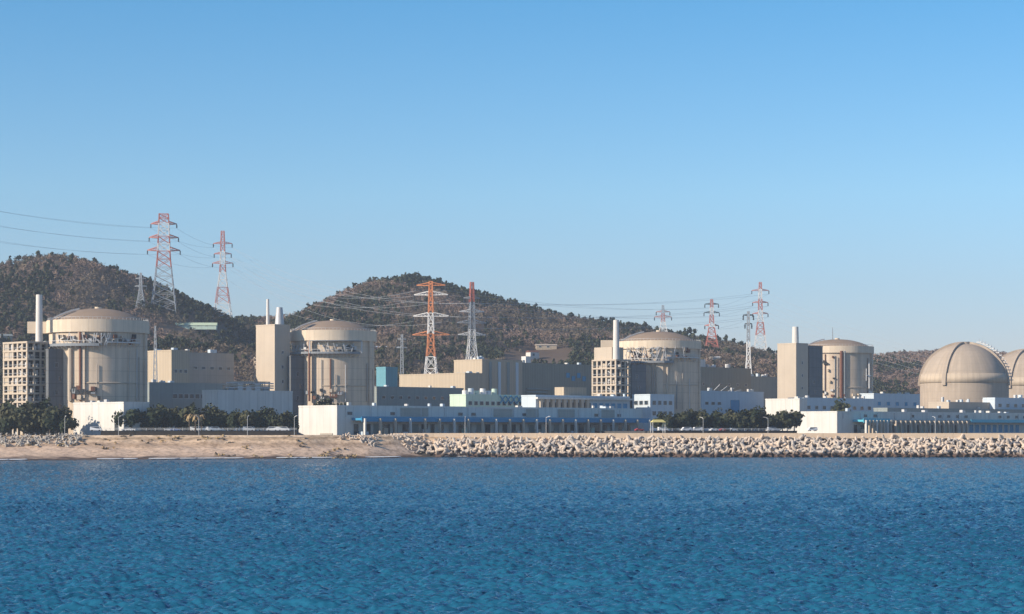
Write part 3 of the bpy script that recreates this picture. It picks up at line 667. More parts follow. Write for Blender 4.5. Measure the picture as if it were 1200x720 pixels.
# ---------------------------------------------------------------- containment buildings
def containment(label, pxc, D, wpx, ydome, yring, yrb, ybase_unused, variant):
    R = wpx / 2 / FPX * D; x = gx(pxc, D)
    e = empty('containment', (x, D, G0), math.radians(-90), label=label, cat='reactor building', group='domed cylindrical reactor buildings')
    # local +x looks to the camera, local +y to the right
    z = lambda y: gz(y, D) - G0
    zr1, zr0, zt = z(yring), z(yrb), z(ydome)
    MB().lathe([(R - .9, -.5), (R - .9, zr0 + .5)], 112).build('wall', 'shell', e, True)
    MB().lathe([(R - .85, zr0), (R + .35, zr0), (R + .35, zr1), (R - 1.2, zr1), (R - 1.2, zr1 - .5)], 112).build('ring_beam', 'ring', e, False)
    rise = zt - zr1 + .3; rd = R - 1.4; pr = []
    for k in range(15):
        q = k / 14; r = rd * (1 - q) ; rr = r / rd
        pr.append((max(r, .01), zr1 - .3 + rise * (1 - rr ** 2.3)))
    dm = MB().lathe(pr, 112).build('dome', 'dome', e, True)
    zz = lambda rr: zr1 - .3 + rise * (1 - abs(rr) ** 2.3)
    # stair ramp climbing the dome from the left, with kerb rails
    st = MB(); pa = None
    for k in range(13):
        rr = -1 + k * .05; p = Vector((rd * .25 * (1 - k / 16), rd * rr * .96, zz((rr ** 2 * .92 + .06 * (1 - k / 16)) ** .5) + .7))
        if pa: st.bar(pa, p, .8)
        pa = p
    st.build('dome_stair', 'steel', dm)
    cyl('vent_cap', 'ring', dm, 0, 0, zt - .3, zt + .8, 1.6)
    for k in range(28):                                   # railing posts round the dome edge
        pass
    rl = MB(); n = 72
    for k in range(n):
        a, b2 = 2 * math.pi * k / n, 2 * math.pi * (k + 1) / n
        rl.bar(((R - .3) * math.cos(a), (R - .3) * math.sin(a), zr1 + 1.1), ((R - .3) * math.cos(b2), (R - .3) * math.sin(b2), zr1 + 1.1), .14, n=4)
        rl.bar(((R - .3) * math.cos(a), (R - .3) * math.sin(a), zr1), ((R - .3) * math.cos(a), (R - .3) * math.sin(a), zr1 + 1.1), .14, n=4)
    rl.build('railing', 'steel', e)
    def P(deg, r, zv): a = math.radians(deg); return (r * math.cos(a), r * math.sin(a), zv)   # deg: 0 faces the camera, +90 right
    def gallery(d0, d1, y0, depth=2.6, th=.6, m='steel', posts=True, name='gallery'):
        g = MB(); zb = z(y0); a0, a1 = math.radians(d0), math.radians(d1)
        g.lathe([(R - .9, zb), (R - .9 + depth, zb), (R - .9 + depth, zb + th), (R - .9, zb + th)], 30, a0=a0, a1=a1)
        o = g.build(name, m, e)
        if posts:
            q = MB(); n = int((d1 - d0) / 6)
            for k in range(n + 1):
                d = d0 + (d1 - d0) * k / n; q.bar(P(d, R - 1 + depth, zb + th), P(d, R - 1 + depth, zb + th + 1.3), .2)
                if k < n: q.bar(P(d, R - 1 + depth, zb + th + 1.3), P(d + (d1 - d0) / n, R - 1 + depth, zb + th + 1.3), .2)
                q.bar(P(d, R - .9, zb - 2.2), P(d, R - 1.1 + depth, zb), .28)
            q.build('railing', 'steel', o)
        return o
    def vpipe(d, y0, y1, w=.9, m='greysteel', r=1.0, name='pipe'):
        return MB().bar(P(d, R - .9 + r, z(y0)), P(d, R - .9 + r, z(y1)), w, n=8).build(name, m, e)
    def hpipe(d0, d1, y0, w=.5, m='steel', r=1.2):
        q = MB(); n = max(3, int(abs(d1 - d0) / 5))
        for k in range(n): q.bar(P(d0 + (d1 - d0) * k / n, R - .9 + r, z(y0)), P(d0 + (d1 - d0) * (k + 1) / n, R - .9 + r, z(y0)), w, n=6)
        return q.build('pipe', m, e)
    def clutter(d0, d1, y0, y1, n, seed, ms=('cream2', 'steel', 'greysteel', 'brown')):
        r = random.Random(seed); n = int(n * 1.7); ms = ms + ('dark', 'dark')  # dark boxes added for openings and the shading beneath the ring
        for k in range(n):
            d = r.uniform(d0, d1); a = math.radians(d); yy = r.uniform(y0, y1); w = r.uniform(.8, 2.2); hh = r.uniform(.8, 2.2)
            o = MB().box(0, 1.6, -w / 2, w / 2, 0, hh).build('equipment_or_shade_box', r.choice(ms), e); o.location = P(d, R - .92, z(yy)); o.rotation_euler = (0, 0, a)
    def ducts(d0, d1, y0, y1, n, seed):
        r = random.Random(seed); q = MB()
        for k in range(n):
            d = r.uniform(d0, d1); q.bar(P(d, R + 1.1, z(y0)), P(d + r.uniform(-5, 5), R + 1.1, z(y1)), .32)
            q.bar(P(d, R + 1.1, z(r.uniform(y1, y0))), P(d + r.uniform(3, 8), R + 1.0, z(r.uniform(y1, y0))), .38)
        q.build('bracing', 'steel', e)
    # buttresses: broad flat ribs of the post-tensioned shell
    for d in {1: (-8, 82), 2: (-26, 66), 3: (-20, -2, 75), 4: (-38, 68)}[variant]:
        a = math.radians(d); o = MB().box(-.6, .9, -1.7, 1.7, -.4, zr0 - .02).build('buttress', 'shell', e); o.location = P(d, R - .9, 0); o.rotation_euler = (0, 0, a)
    rr_ = random.Random(variant)
    for k in range(7): vpipe(rr_.uniform(-38, 72), {1: 470, 2: 471, 3: 480, 4: 476}[variant], {1: 410, 2: 418, 3: 428, 4: 416}[variant] + rr_.uniform(0, 25), rr_.uniform(.3, .6), rr_.choice(['steel', 'greysteel', 'brown', 'concrete']), .5)
    hpipe(-10, 70, {1: 450, 2: 453, 3: 452, 4: 455}[variant], .5, 'cream2', .2)
    if variant == 1:
        gallery(-68, 12, 408, 3.2, 1.3, 'greysteel'); gallery(20, 62, 404, 2.2, .5)
        clutter(-35, 60, 406, 398, 15, 1); ducts(-35, 20, 407, 393, 9, 2); vpipe(-9, 471, 392, .9, 'brown'); vpipe(-22, 471, 410, 1.6, 'cream2', .6); clutter(-20, 15, 470, 458, 9, 3); vpipe(-52, 470, 409, .8)
    if variant == 2:
        gallery(-80, 40, 416.5, 3.0, 1.1, 'greysteel'); o = gallery(-24, 42, 402, 3.2, .45, 'greysteel', False, 'crane_beam')
        for d in (-24, 42): vpipe(d, 416, 402, .7, 'steel', 3.0, 'hanger')
        vpipe(-25, 471, 402, 1.0, 'brown', 2.6, 'mast'); clutter(-60, 35, 415, 408, 12, 4); ducts(-60, 30, 415, 404, 10, 5); clutter(-40, 20, 470, 458, 10, 6)
    if variant == 3:
        gallery(-80, 15, 427, 3.4, 1.2, 'greysteel'); gallery(5, 60, 421, 2.6, .5); clutter(-50, 50, 425, 412, 18, 7); ducts(-60, 45, 426, 408, 14, 8)
        for d in (-16, -6, 8): vpipe(d, 486, 430, 1.0, 'cream2', .5)
    if variant == 4:
        vpipe(-2, 478, 413, 1.6, 'brown', .9, 'duct'); vpipe(3, 478, 413, .9, 'greysteel', .9, 'duct')
        q = MB(); q.bar(P(49, R + .6, z(456)), P(49, R + .6, z(426)), .8); q.bar(P(42, R + .6, z(441)), P(57, R + .3, z(441)), .6); q.bar(P(42, R + .6, z(433)), P(42, R + .6, z(447)), .4)
        q.build('caged_ladder', 'whitep', e); gallery(-75, -30, 425, 2.5, .6); clutter(-75, -8, 465, 415, 14, 9); clutter(-20, 30, 477, 465, 8, 10)
        MB().bar((0, -3, zt), (0, -3, zt + 8), .45, .25, 6).build('antenna', 'greysteel', dm)
    return e, R, z
e, R, z = containment('leftmost cylindrical containment with low brown dome, behind a white box building', 115, 1025, 117, 362, 377, 391.5, 471, 1)
MB().box(-4, 2, -R - 9.6, -R + 1.0, z(391), z(377) - .15).build('ring_extension', 'ring', e)
e, R, z = containment('second containment from the left, shallow domed, with hanging crane beam and brown mast', 390, 1188, 101, 376, 389, 401, 472, 2)
MB().box(-12, -4, -R - 3, -R + 3.0, z(400), z(389) - .15).build('ring_extension', 'ring', e)
e, R, z = containment('third containment from the left, behind the second open frame tower', 772, 1260, 98, 389, 401, 410, 486, 3)
MB().box(-4, 2, -R - 9.4, -R + 1.0, z(416), z(399)).build('ring_extension', 'ring', e)
e, R, z = containment('fourth cylindrical containment from the left, with antenna on its dome and white caged ladder', 981, 1428, 84, 398, 407, 415, 480, 4)
MB().box(-6, 0, -R - 5, -R + 1.0, z(414), z(407) - .15).build('ring_extension', 'ring', e)

def big_dome(label, pxc, D, wpx, ytop, seed):
    R = wpx / 2 / FPX * D; x = gx(pxc, D); zt = gz(ytop, D) - G0; zc = zt - R * .97
    e = empty('domed_containment', (x, D, G0), math.radians(-90), label=label, cat='reactor building', group='hemispherical reactor buildings at the right')
    MB().lathe([(R, -.5), (R, zc)], 96).build('wall', 'dome2', e, True)
    pr = [(R * math.cos(a) + .001, zc + R * .97 * math.sin(a)) for a in np.linspace(0, math.pi / 2, 26)]
    dm = MB().lathe(pr, 96).build('dome', 'dome2', e, True)
    MB().lathe([(R - .5, zc + 2), (R + .55, zc + 2), (R * .965 + .5, zc + R * .27), (R * .95, zc + R * .27)], 96).build('collar', 'domeband', e, True)
    cyl('vent_cap', 'dome2', dm, 0, 0, zt - .6, zt + 1.3, 4.5)
    for deg in (-142, -97, -38, 62, 97):
        a = math.radians(deg); q = MB(); w = 1.5
        for k in range(20):
            e0, e1 = k / 20 * 1.45, (k + 1) / 20 * 1.45
            def pt(e_, ro, s):
                r = (R + ro) * math.cos(e_); zz = zc + (R * .97 + ro) * math.sin(e_)
                return (r * math.cos(a) - s * w * math.sin(a), r * math.sin(a) + s * w * math.cos(a), zz)
            A = [pt(e0, -1, -1), pt(e0, 1.5, -1), pt(e0, 1.5, 1), pt(e0, -1, 1)]; B = [pt(e1, -1, -1), pt(e1, 1.5, -1), pt(e1, 1.5, 1), pt(e1, -1, 1)]
            for j in range(3): q.poly([A[j], A[j + 1], B[j + 1], B[j]])
        q.build('rib', 'dome2', dm)
    # stair and platforms following the right rib
    q = MB()
    for k in range(16):
        e_ = .12 + k * .075; a = math.radians(70); r = (R + 1.8) * math.cos(e_); zz = zc + (R + 1.8) * math.sin(e_)
        q.box(0, 0, 0, 0, 0, 0) if False else q.bar((r * math.cos(a) - 2, r * math.sin(a) - 1.5, zz), (r * math.cos(a) + 1, r * math.sin(a) + 1.5, zz), .7)
        q.bar((r * math.cos(a), r * math.sin(a), zz), (r * math.cos(a), r * math.sin(a), zz + 2.5), .3)
    q.build('dome_ladder', 'steel', dm)
    return e
big_dome('large ribbed hemispherical containment standing fully in view at the right', 1130, 1560, 102, 403, 1)
big_dome('ribbed hemispherical containment cut off by the right edge', 1203, 1740, 92, 411, 2)

# ---------------------------------------------------------------- plant blocks (labels say where each stands)
b = Block('annex_building', 'low white box annex in front of the leftmost containment', 'building', 145, 965, 86, 175, 471, 'white')
b.win('L', 4, 2, 3, 3.2, 'dark', 'steel', 'door'); b.vents(3, 1, 1.4); b.win('R', 3, 6, 2, 1.4); b.win('R', 8, 6, 2, 1.4)
b = Block('service_building', 'tall cream box building with a mast beside it, right of the leftmost containment', 'building', 201, 1120, 173, 222, 410, 'cream'); b.row('R', 3, b.h - 12, 1.6, 1.8); b.vents(2, 2)
b = Block('turbine_hall', 'shaded grey hall behind the tall cream box building', 'building', 222, 1150, 212, 274, 413, 'concrete'); b.vents(4, 3, 3.2); b.row('R', 5, b.h - 9, 1.4, 2.4)
b = Block('workshop', 'long low grey workshop with dark window band between first and second reactors', 'building', 175, 1080, 168, 262, 448, 'slate'); b.ll
b.row('R', 9, b.h - 8, 2.2, 2.6, a0=b.lr * .3); b.vents(4, 4, 1.5)
b = Block('pump_house', 'grey low building with bright white left face below the two-stack tower', 'building', 255, 1060, 237, 343, 457, 'white'); b.row('R', 7, 9, 1.5, 2.2); b.win('L', 3, 1, 3, 4, 'dark', 'steel', 'door')
for k in range(5):
    w = MB(); a = 7 + k * 5.5; zz = b.h - .6; hh = 5.2 - (k == 0) * 1.5
    for p in (0, 4.4):
        for q in (1.2, 5): w.box(a + p, a + p + .5, q, q + .5, zz, zz + hh)
    for lv in (.48, 1): w.box(a - .2, a + 5.1, 1, 5.7, zz + hh * lv - .5, zz + hh * lv)
    w.build('pipe_rack', 'cream2', b.e)
    MB().box(a + .6, a + 3.9, .8, 4.6, zz, zz + hh * (.5 + .3 * (k % 2))).build('equipment_or_shade_box', random.choice(['cream', 'steel', 'greysteel']), b.e)
for k, zz in enumerate((1.3, 2.4, 3.6)): MB().bar((6, .9, b.h + zz), (36, .9, b.h + zz), .5, n=8).build('pipe', 'cream2' if k % 2 else 'steel', b.e)
b = Block('teal_building', 'small teal and blue building with tan roof right of the second containment', 'building', 452, 1300, 441, 466, 430, 'teal', 'brown', parapet=1.2)
b = Block('turbine_annex', 'dark slate low building right of the second containment', 'building', 443, 1225, 436, 543, 453, 'slate'); b.row('R', 10, b.h - 7, 1.6, 2.4); b.vents(3, 5, 1.2)
b = Block('turbine_hall', 'long cream low hall with sunlit left face below the orange pylon', 'building', 545, 1330, 468, 0, 437, 'cream', lr=18); b.row('L', 9, b.h - 14, 2.4, 3); b.vents(3, 6, 1.2)
b = Block('turbine_hall', 'tall cream hall block with striped shaded side behind the pale green building', 'building', 565, 1350, 532, 612, 421, 'cream'); b.vents(6, 7, 2.6)
for k in range(4): MB().box(6 + k * 8, 8.2 + k * 8, -.5, -.003, 0, b.h - 1.5).build('downpipe_panel', ('slate', 'bluewhite')[k % 2], b.e)
b.row('L', 4, b.h - 10, 1.8, 2.5)
b = Block('turbine_hall', 'wide olive grey hall with blue louvres left of the second frame tower', 'building', 606, 1380, 598, 693, 425, 'olive'); b.vents(4, 8, 2)
for k in range(4): b.win('R', 46 + k * 5.2, b.h - 9 - (k % 2) * 2, 3.4, 3.2, 'blue', 'greysteel', 'louvre')
for k in range(3): MB().bar((8, -.9, b.h - 17 - k * 2), (30 - k * 3, -.9, b.h - 17 - k * 2), .8, n=8).build('pipe', 'slate', b.e)
MB().box(12, 17, 4, 8, b.h - .65, b.h + 4.4).build('penthouse', 'white', b.e)
b = Block('water_treatment_building', 'low pale green building with white roof tanks in the middle of the plant', 'building', 546, 1180, 540, 640, 462, 'paleg', 'white', ll=13)
for k in range(6): cyl('roof_tank', ('whitep', 'bluewhite', 'paleg')[k % 3], b.e, 5 + k * 4.6, 6, b.h - .65, b.h + 2.2 + (k % 2) * 1.2, 1.6, 1.6)
b.row('R', 14, b.h - 6, 2, 2.6)
for k in range(8):
    a = 26 + k * 4.4; q = MB(); q.bar((a, -.6, b.h - 5), (a + 4.2, -.6, b.h - .5), .5); q.bar((a + 4.2, -.6, b.h - 5), (a, -.6, b.h - .5), .5); q.build('brace', 'blue', b.e)
b = Block('colonnade_building', 'low building with a row of cream pillars and blue glazing before the second frame tower', 'building', 628, 1150, 0, 738, 463, 'bluewhite', 'white', ll=11)
for k in range(9): MB().box(2 + k * 4.6, 4.0 + k * 4.6, -1.6, -.004, 0, b.h - 2.2).build('pillar', 'cream2', b.e)
for k in range(9): b.win('R', 4.5 + k * 4.6, 2, 1.7, b.h - 6, 'dark', 'greysteel')
for k in range(6): b.win('R', 45 + k * 5, 4, 3.6, b.h - 8, 'blue', 'whitep')
MB().box(-.8, b.lr + .8, -2.2, -.13, b.h - 2.2, b.h - 1.2).build('eave', 'white', b.e)
MB().box(24, 42, 2, 9, b.h - .65, b.h + 4.6).build('penthouse', 'cream', b.e); b.vents(4, 9, 1.5)
b = Block('office_building', 'small white office with dark windows right of the long blue canopy', 'building', 762, 1210, 741, 790, 462, 'bluewhite', 'white'); b.row('L', 3, b.h - 6, 2.2, 2.6); b.row('R', 4, b.h - 6, 2.2, 2.8); b.row('R', 4, b.h - 12, 2.2, 2.8)
b = Block('turbine_hall', 'dark olive hall right of the third containment, below the red pylon', 'building', 818, 1400, 812, 880, 430, 'olive'); b.vents(5, 10, 2.6); b.row('R', 6, b.h - 12, 1.4, 2)
MB().box(3, 10, 2, 6, b.h - .65, b.h + 5).build('penthouse', 'white', b.e)
b = Block('turbine_hall', 'dark slate hall between the grey pylon and the fourth tower', 'building', 875, 1440, 866, 912, 441, 'slate'); b.vents(4, 11, 2.2)
b = Block('service_building', 'pale blue service building with a blue square door right of the third containment', 'building', 822, 1300, 816, 895, 458, 'bluewhite'); b.row('R', 3, 18, 1.6, 3, a0=2, a1=20)
b.win('R', b.lr * .46, 12, 8.5, 9, 'blue', 'steel', 'sheet_door'); b.vents(6, 12, 2.4)
for k in range(4): MB().bar((14 + k * 7, 2, b.h), (20 + k * 7, 2, b.h + 4 - k), .4).build('roof_brace', 'white', b.e)
b = Block('pump_house', 'low white building with dark canopy gap at the foot of the fourth tower', 'building', 937, 1230, 897, 946, 467, 'white'); b.vents(2, 13, 1.3); b.win('L', 2, 8, 4, 2.5, 'dark')
b.win('L', 14, 4, 5, 4, 'dark')
b = Block('auxiliary_building', 'pale low building along the foot of the fourth containment', 'building', 942, 1290, 930, 1024, 466, 'bluewhite', ll=12); b.row('R', 9, b.h - 7, 2, 3); b.vents(6, 14, 2)
b = Block('auxiliary_building', 'blue grey hall between the fourth containment and the big ribbed dome', 'building', 1024, 1400, 1016, 1078, 461, 'bluewhite', ll=12); b.row('R', 5, b.h - 8, 2.4, 3.4, m='blue'); b.vents(4, 15, 2.2)
b = Block('service_building', 'cream block with dark shaded side below the left flank of the big ribbed dome', 'building', 1112, 1330, 1088, 1166, 471, 'cream2'); b.row('R', 8, b.h - 7, 2.4, 3); b.vents(7, 16, 3)
b = Block('service_building', 'white roofed low building below the right flank of the big ribbed dome', 'building', 1166, 1360, 1152, 1290, 466, 'bluewhite', 'white', parapet=1.4); b.row('R', 14, b.h - 6, 2, 3.6); b.vents(5, 17, 2.2)
b = Block('auxiliary_building', 'blue grey low hall right behind the front white building, under the ribbed dome', 'building', 1040, 1270, 1030, 1260, 478, 'slate', ll=10); b.row('R', 16, b.h - 5, 1.8, 3); b.vents(9, 18, 2)

# front intake buildings with blue canopies
def intake(label, pxc, D, pl, pr, yt, cm, c0, c1, ncol, seed, cy):
    b = Block('intake_building', label, 'building', pxc, D, pl, pr, yt, 'white', group='long intake buildings along the shore')
    z1 = gz(cy, D) - G0; a0, a1 = c0, min(c1, b.lr - 1)
    cp = MB().box(a0, a1, -7, -.13, z1 - 1.1, z1).build('canopy', cm, b.e)
    MB().box(a0 - .1, a1 + .1, -7.3, -7.003, z1 - 1.7, z1 + .7).build('fascia', cm, cp)
    r = random.Random(seed)
    for k in range(ncol):
        a = a0 + 1 + (a1 - a0 - 2) * k / (ncol - 1); MB().box(a, a + .8, -8.5, -7.31, -.2, z1 - .2).build('column', 'cream2' if k % 3 else 'white', b.e)
    for k in range(int(b.lr / 16)):
        MB().box(5 + k * 16, 5.3 + k * 16, -.35, -.003, z1 + .4, b.h - .85).build('downpipe', 'steel', b.e)
    for k in range(int(b.lr / 9)): 
        if r.random() < .6: b.win('R', 6.5 + k * 9, z1 + 1.6, 2.6, 1.2, 'glass', 'greysteel')
    n = int((a1 - a0) / 6.2)
    for k in range(n):
        w = r.uniform(2.2, 4.6); b.win('R', a0 + 1 + k * 6.2, .4, w, z1 - 3.2, r.choice(['dark', 'glass', 'glass', 'slate']), 'steel', 'bay_door')
    for k in range(int((a1 - a0) / 13)):
        b_ = MB(); a = a0 + 3 + k * 13 + r.uniform(-2, 2); hh = r.uniform(1.5, 3.5); b_.box(a, a + r.uniform(1.5, 4), -4.8, -2.5, 0, hh)
        b_.build('pump_casing', r.choice(['paleg', 'steel', 'cream2', 'turq', 'bluewhite']), b.e)
    return b, z1
b, z1 = intake('long white intake building with blue canopy on columns, in the middle of the shore', 395, 1000, 350, 753, 475, 'blue', 9, 213, 22, 1, 490)
for a, w in ((40, 18), (103, 13), (126, 9), (150, 12), (183, 10)):
    MB().box(a, a + w, -.3, -.003, z1 + 1.0, b.h - .9).build('wall_panel', 'concrete', b.e)
b.vents(12, 20, 1.6); MB().box(-.35, .0, 3, 12, 0, 0.9).build('plinth', 'concrete', b.e)
b2, z2 = intake('white intake building with turquoise canopy at the right end of the shore', 981, 1150, 936, 1285, 482, 'turq', 14, 39, 8, 2, 492)
b2.vents(14, 21, 2.0)
c2 = MB().box(44, b2.lr - 2, -5, -.13, z2 - 1.3, z2).build('canopy', 'slate', b2.e)
MB().box(122, b2.lr - 2, -5.3, -5.003, z2 - 1.2, z2 + .5).build('fascia', 'turq', c2)
for k in range(16): MB().box(46 + k * 4.7, 47 + k * 4.7, -6.3, -5.003, -.2, z2 - .4).build('column', 'cream2', b2.e)
for k in range(9): b2.win('R', 128 + k * 6.2, 1.0, 4.2, z2 - 3.4, 'blue', 'whitep')
for k in range(9): b2.win('R', 48 + k * 8, .6, 4.6, z2 - 3.4, ('glass', 'paleg', 'dark')[k % 3], 'steel', 'bay_door')

# pale green roofed shed on the hillside, and hill houses
def hill_house(label, px, py, w, d, h, wall, roof, ridge=2.2, rz=0.5, cat='building', name='hill_building'):
    X, Y, zt = hillside(px, py); e = empty(name, (X, Y, zt), rz, label=label, cat=cat)
    box('wall', wall, e, -w / 2, w / 2, -d / 2, d / 2, -2.5, h)
    r = MB(); o = .5
    A = [(-w / 2 - o, -d / 2 - o, h), (w / 2 + o, -d / 2 - o, h), (w / 2 + o, d / 2 + o, h), (-w / 2 - o, d / 2 + o, h)]; r0, r1 = (-w / 2 - o, 0, h + ridge), (w / 2 + o, 0, h + ridge)
    r.poly([A[0], A[1], r1, r0]); r.poly([A[2], A[3], r0, r1]); r.poly([A[1], A[2], r1]); r.poly([A[3], A[0], r0]); r.poly(A[::-1]); r.build('roof', roof, e)
    for k in range(max(1, int(w / 7))): f = box('window', 'steel', e, -w / 2 + 2 + k * 7, -w / 2 + 4.4 + k * 7, -d / 2 - .12, -d / 2 - .003, h * .35, h * .8); box('pane', 'glass', f, -w / 2 + 2.2 + k * 7, -w / 2 + 4.2 + k * 7, -d / 2 - .16, -d / 2 - .123, h * .4, h * .75)
    return e
hill_house('long pale green roofed shed on the slope right of the first containment', 221, 384, 46, 12, .8, 'paleg', mat('pale_green_roof', (0.52, 0.62, 0.44), .6, .08, .2), 2.6, 0.06, name='hill_shed')
hill_house('small bright white hut on the bare tan slope behind the olive hall', 624, 420, 9, 7, 5, 'white', 'brown', 1.6, .6)
hill_house('tiny white hut below the red and white pylon right of the third reactor', 838, 425, 8, 6, 4, 'white', 'white', 1.0, .4)
hill_house('low pale shed on the terrace between the second reactor and the orange pylon', 452, 412, 20, 7, 3, 'slate', 'bluewhite', 1.2, .2)
hill_house('long pale shed far up the slope above the olive hall', 640, 409, 18, 7, 3, 'cream', 'cream2', 1.2, .1)
hill_house('small pale house at the edge of the left hill, above the frame tower', 6, 402, 9, 7, 5, 'cream2', 'slate', 1.6, .5)

# ---------------------------------------------------------------- pylons
PY = {}
def pylon(key, label, px, ybase, ytop, D, wb, arms, bands, lower='greyp', rz=0.0, th=.42, top=.16, kw=.30):
    if D is None: X, Y, zb = hillside(px, ybase)
    else: X, Y = gx(px, D), D; zb = ground_z(X, Y)
    h = gz(ytop, Y) - zb; e = empty('power_pylon', (X, Y, zb), rz, label=label, cat='pylon', group='lattice power pylons')
    wt = wb * top; kneeh = h * .55
    def wid(z): return wb + (wb * kw - wb) * min(1, z / kneeh) ** .9 if z < kneeh else wb * kw + (wt - wb * kw) * (z - kneeh) / (h - kneeh)
    n = 13; zs = [h * (1 - (1 - k / n) ** 1.25) for k in range(n + 1)]
    mats = list(dict.fromkeys([m for _, m in bands])); 
    def mi(z):
        for f, m in bands:
            if z / h <= f: return mats.index(m)
        return len(mats) - 1
    for sx, sy in ((-1, -1), (1, -1), (1, 1), (-1, 1)):
        q = MB()
        for k in range(n):
            q.ci = mi((zs[k] + zs[k + 1]) / 2); a, b = wid(zs[k]) / 2, wid(zs[k + 1]) / 2
            q.bar((sx * a, sy * a, zs[k] - (1 if k == 0 else 0)), (sx * b, sy * b, zs[k + 1]), th * 1.3, th * 1.3)
        q.build('leg', mats, e)
    q = MB()
    for k in range(n):
        q.ci = mi((zs[k] + zs[k + 1]) / 2); a, b = wid(zs[k]) / 2, wid(zs[k + 1]) / 2
        for (s0, s1) in (((-1, -1), (1, -1)), ((1, -1), (1, 1)), ((1, 1), (-1, 1)), ((-1, 1), (-1, -1))):
            A, B = Vector((s0[0] * a, s0[1] * a, zs[k])), Vector((s1[0] * a, s1[1] * a, zs[k])); c, d = Vector((s0[0] * b, s0[1] * b, zs[k + 1])), Vector((s1[0] * b, s1[1] * b, zs[k + 1]))
            q.bar(A, d, th * .8); q.bar(B, c, th * .8); q.bar(c, d, th * .8)
    q.build('bracing', mats, e); tips = []
    for (ya, half, am) in arms:
        za = gz(ya, Y) - zb; w = wid(za) / 2; L = half / FPX * Y
        for sx in (-1, 1):
            q = MB()
            for sy in (-1, 1): q.bar((sx * w, sy * w, za), (sx * L, 0, za + .2), th); q.bar((sx * w, sy * w, za + L * .22), (sx * L, 0, za + .4), th)
            for k in range(1, 4):
                f = k / 4; xk = sx * (w + (L - w) * f); zl = za; zh = za + L * .22 * (1 - f)
                q.bar((xk, 0, zl), (xk, 0, zh + .3), th * .7); q.bar((xk, 0, zl), (sx * (w + (L - w) * (f - .25)), 0, za + L * .22 * (1 - f + .25)), th * .7)
            q.build('cross_arm', am, e)
            iv = MB(); hl = 3.2; iv.bar((sx * L, 0, za), (sx * L, 0, za - hl), .5, .5, 6)
            for k in range(3): iv.bar((sx * L, 0, za - .5 - k), (sx * L, 0, za - .9 - k), .95, .95, 6)
            iv.build('insulator', 'insul', e)
            p = Matrix.Rotation(rz, 4, 'Z') @ Vector((sx * L, 0, za - hl)); tips.append(Vector((X + p.x, Y + p.y, zb + p.z)))
    tips.append(Vector((X, Y, zb + h))); PY[key] = tips; return e
RW = [(.45, 'greyp'), (.6, 'redp'), (.7, 'whitep'), (.8, 'redp'), (.9, 'whitep'), (1.01, 'redp')]
pylon('a', 'tallest red and white pylon on the left hill, above the first containment', 192, 366, 251, None, 21, [(263, 15, 'redp'), (279, 17, 'redp'), (294, 19, 'redp')], RW, rz=.1, top=.36, kw=.5, th=.5)
pylon('b', 'slender faint red and white pylon on the saddle between the two hills', 261, 361, 271, None, 16, [(286, 11, 'redp'), (298, 10, 'redp'), (309, 12, 'redp')], [(.2, 'whitep'), (.35, 'redp'), (.5, 'whitep'), (.62, 'redp'), (.75, 'whitep'), (1.01, 'redp')], th=.36)
pylon('s', 'short grey pylon just left of the tallest pylon', 165, 364, 320, None, 8, [(327, 6, 'greyp'), (336, 7, 'greyp')], [(1.01, 'greyp')], th=.34)
pylon('c', 'orange and white pylon with four wide crossarm levels behind the cream hall', 505, 0, 330, 1440, 14, [(335, 17, 'orangep'), (346, 20, 'whitep'), (371, 21, 'whitep'), (393, 22, 'orangep')], [(.42, 'whitep'), (.56, 'orangep'), (.62, 'orangep'), (.76, 'whitep'), (1.01, 'orangep')], rz=-.12, th=.42)
pylon('d', 'pinkish grey pylon with drooping crossarms right of the orange pylon', 553, 0, 331, 1480, 13, [(350, 10, 'greyp'), (366, 15, 'whitep'), (379, 18, 'greyp'), (393, 17, 'whitep')], [(.58, 'whitep'), (.86, 'greyp'), (1.01, 'redp')], rz=.35, th=.38)
pylon('g', 'small grey lattice mast left of the orange pylon', 471, 0, 392, 1420, 7, [(398, 5, 'greyp'), (408, 6, 'greyp')], [(1.01, 'greyp')], th=.3)
pylon('e', 'faint distant pylon rising behind the third containment dome', 777, 400, 358, None, 12, [(366, 8, 'redp'), (372, 10, 'redp')], [(.5, 'whitep'), (.8, 'redp'), (1.01, 'greyp')], th=.34)
pylon('f', 'red and white pylon above the olive hall right of the third containment', 834, 412, 351, None, 13, [(357, 8, 'insul'), (367, 9, 'insul'), (382, 8, 'redp')], [(.12, 'redp'), (.42, 'redp'), (.55, 'whitep'), (.66, 'redp'), (.85, 'whitep'), (1.01, 'redp')], th=.42)
pylon('h', 'tall red and white pylon nearest the fourth tower', 891, 404, 331, None, 14, [(341, 10, 'redp'), (355, 9, 'redp'), (368, 9, 'redp')], [(.3, 'whitep'), (.45, 'redp'), (.62, 'whitep'), (.74, 'redp'), (.88, 'whitep'), (1.01, 'redp')], th=.42)
pylon('i', 'slim white and grey pylon in front of the tall one left of the fourth tower', 877, 0, 365, 1480, 8, [(370, 6, 'insul'), (380, 4, 'insul')], [(.7, 'whitep'), (1.01, 'greyp')], th=.42)
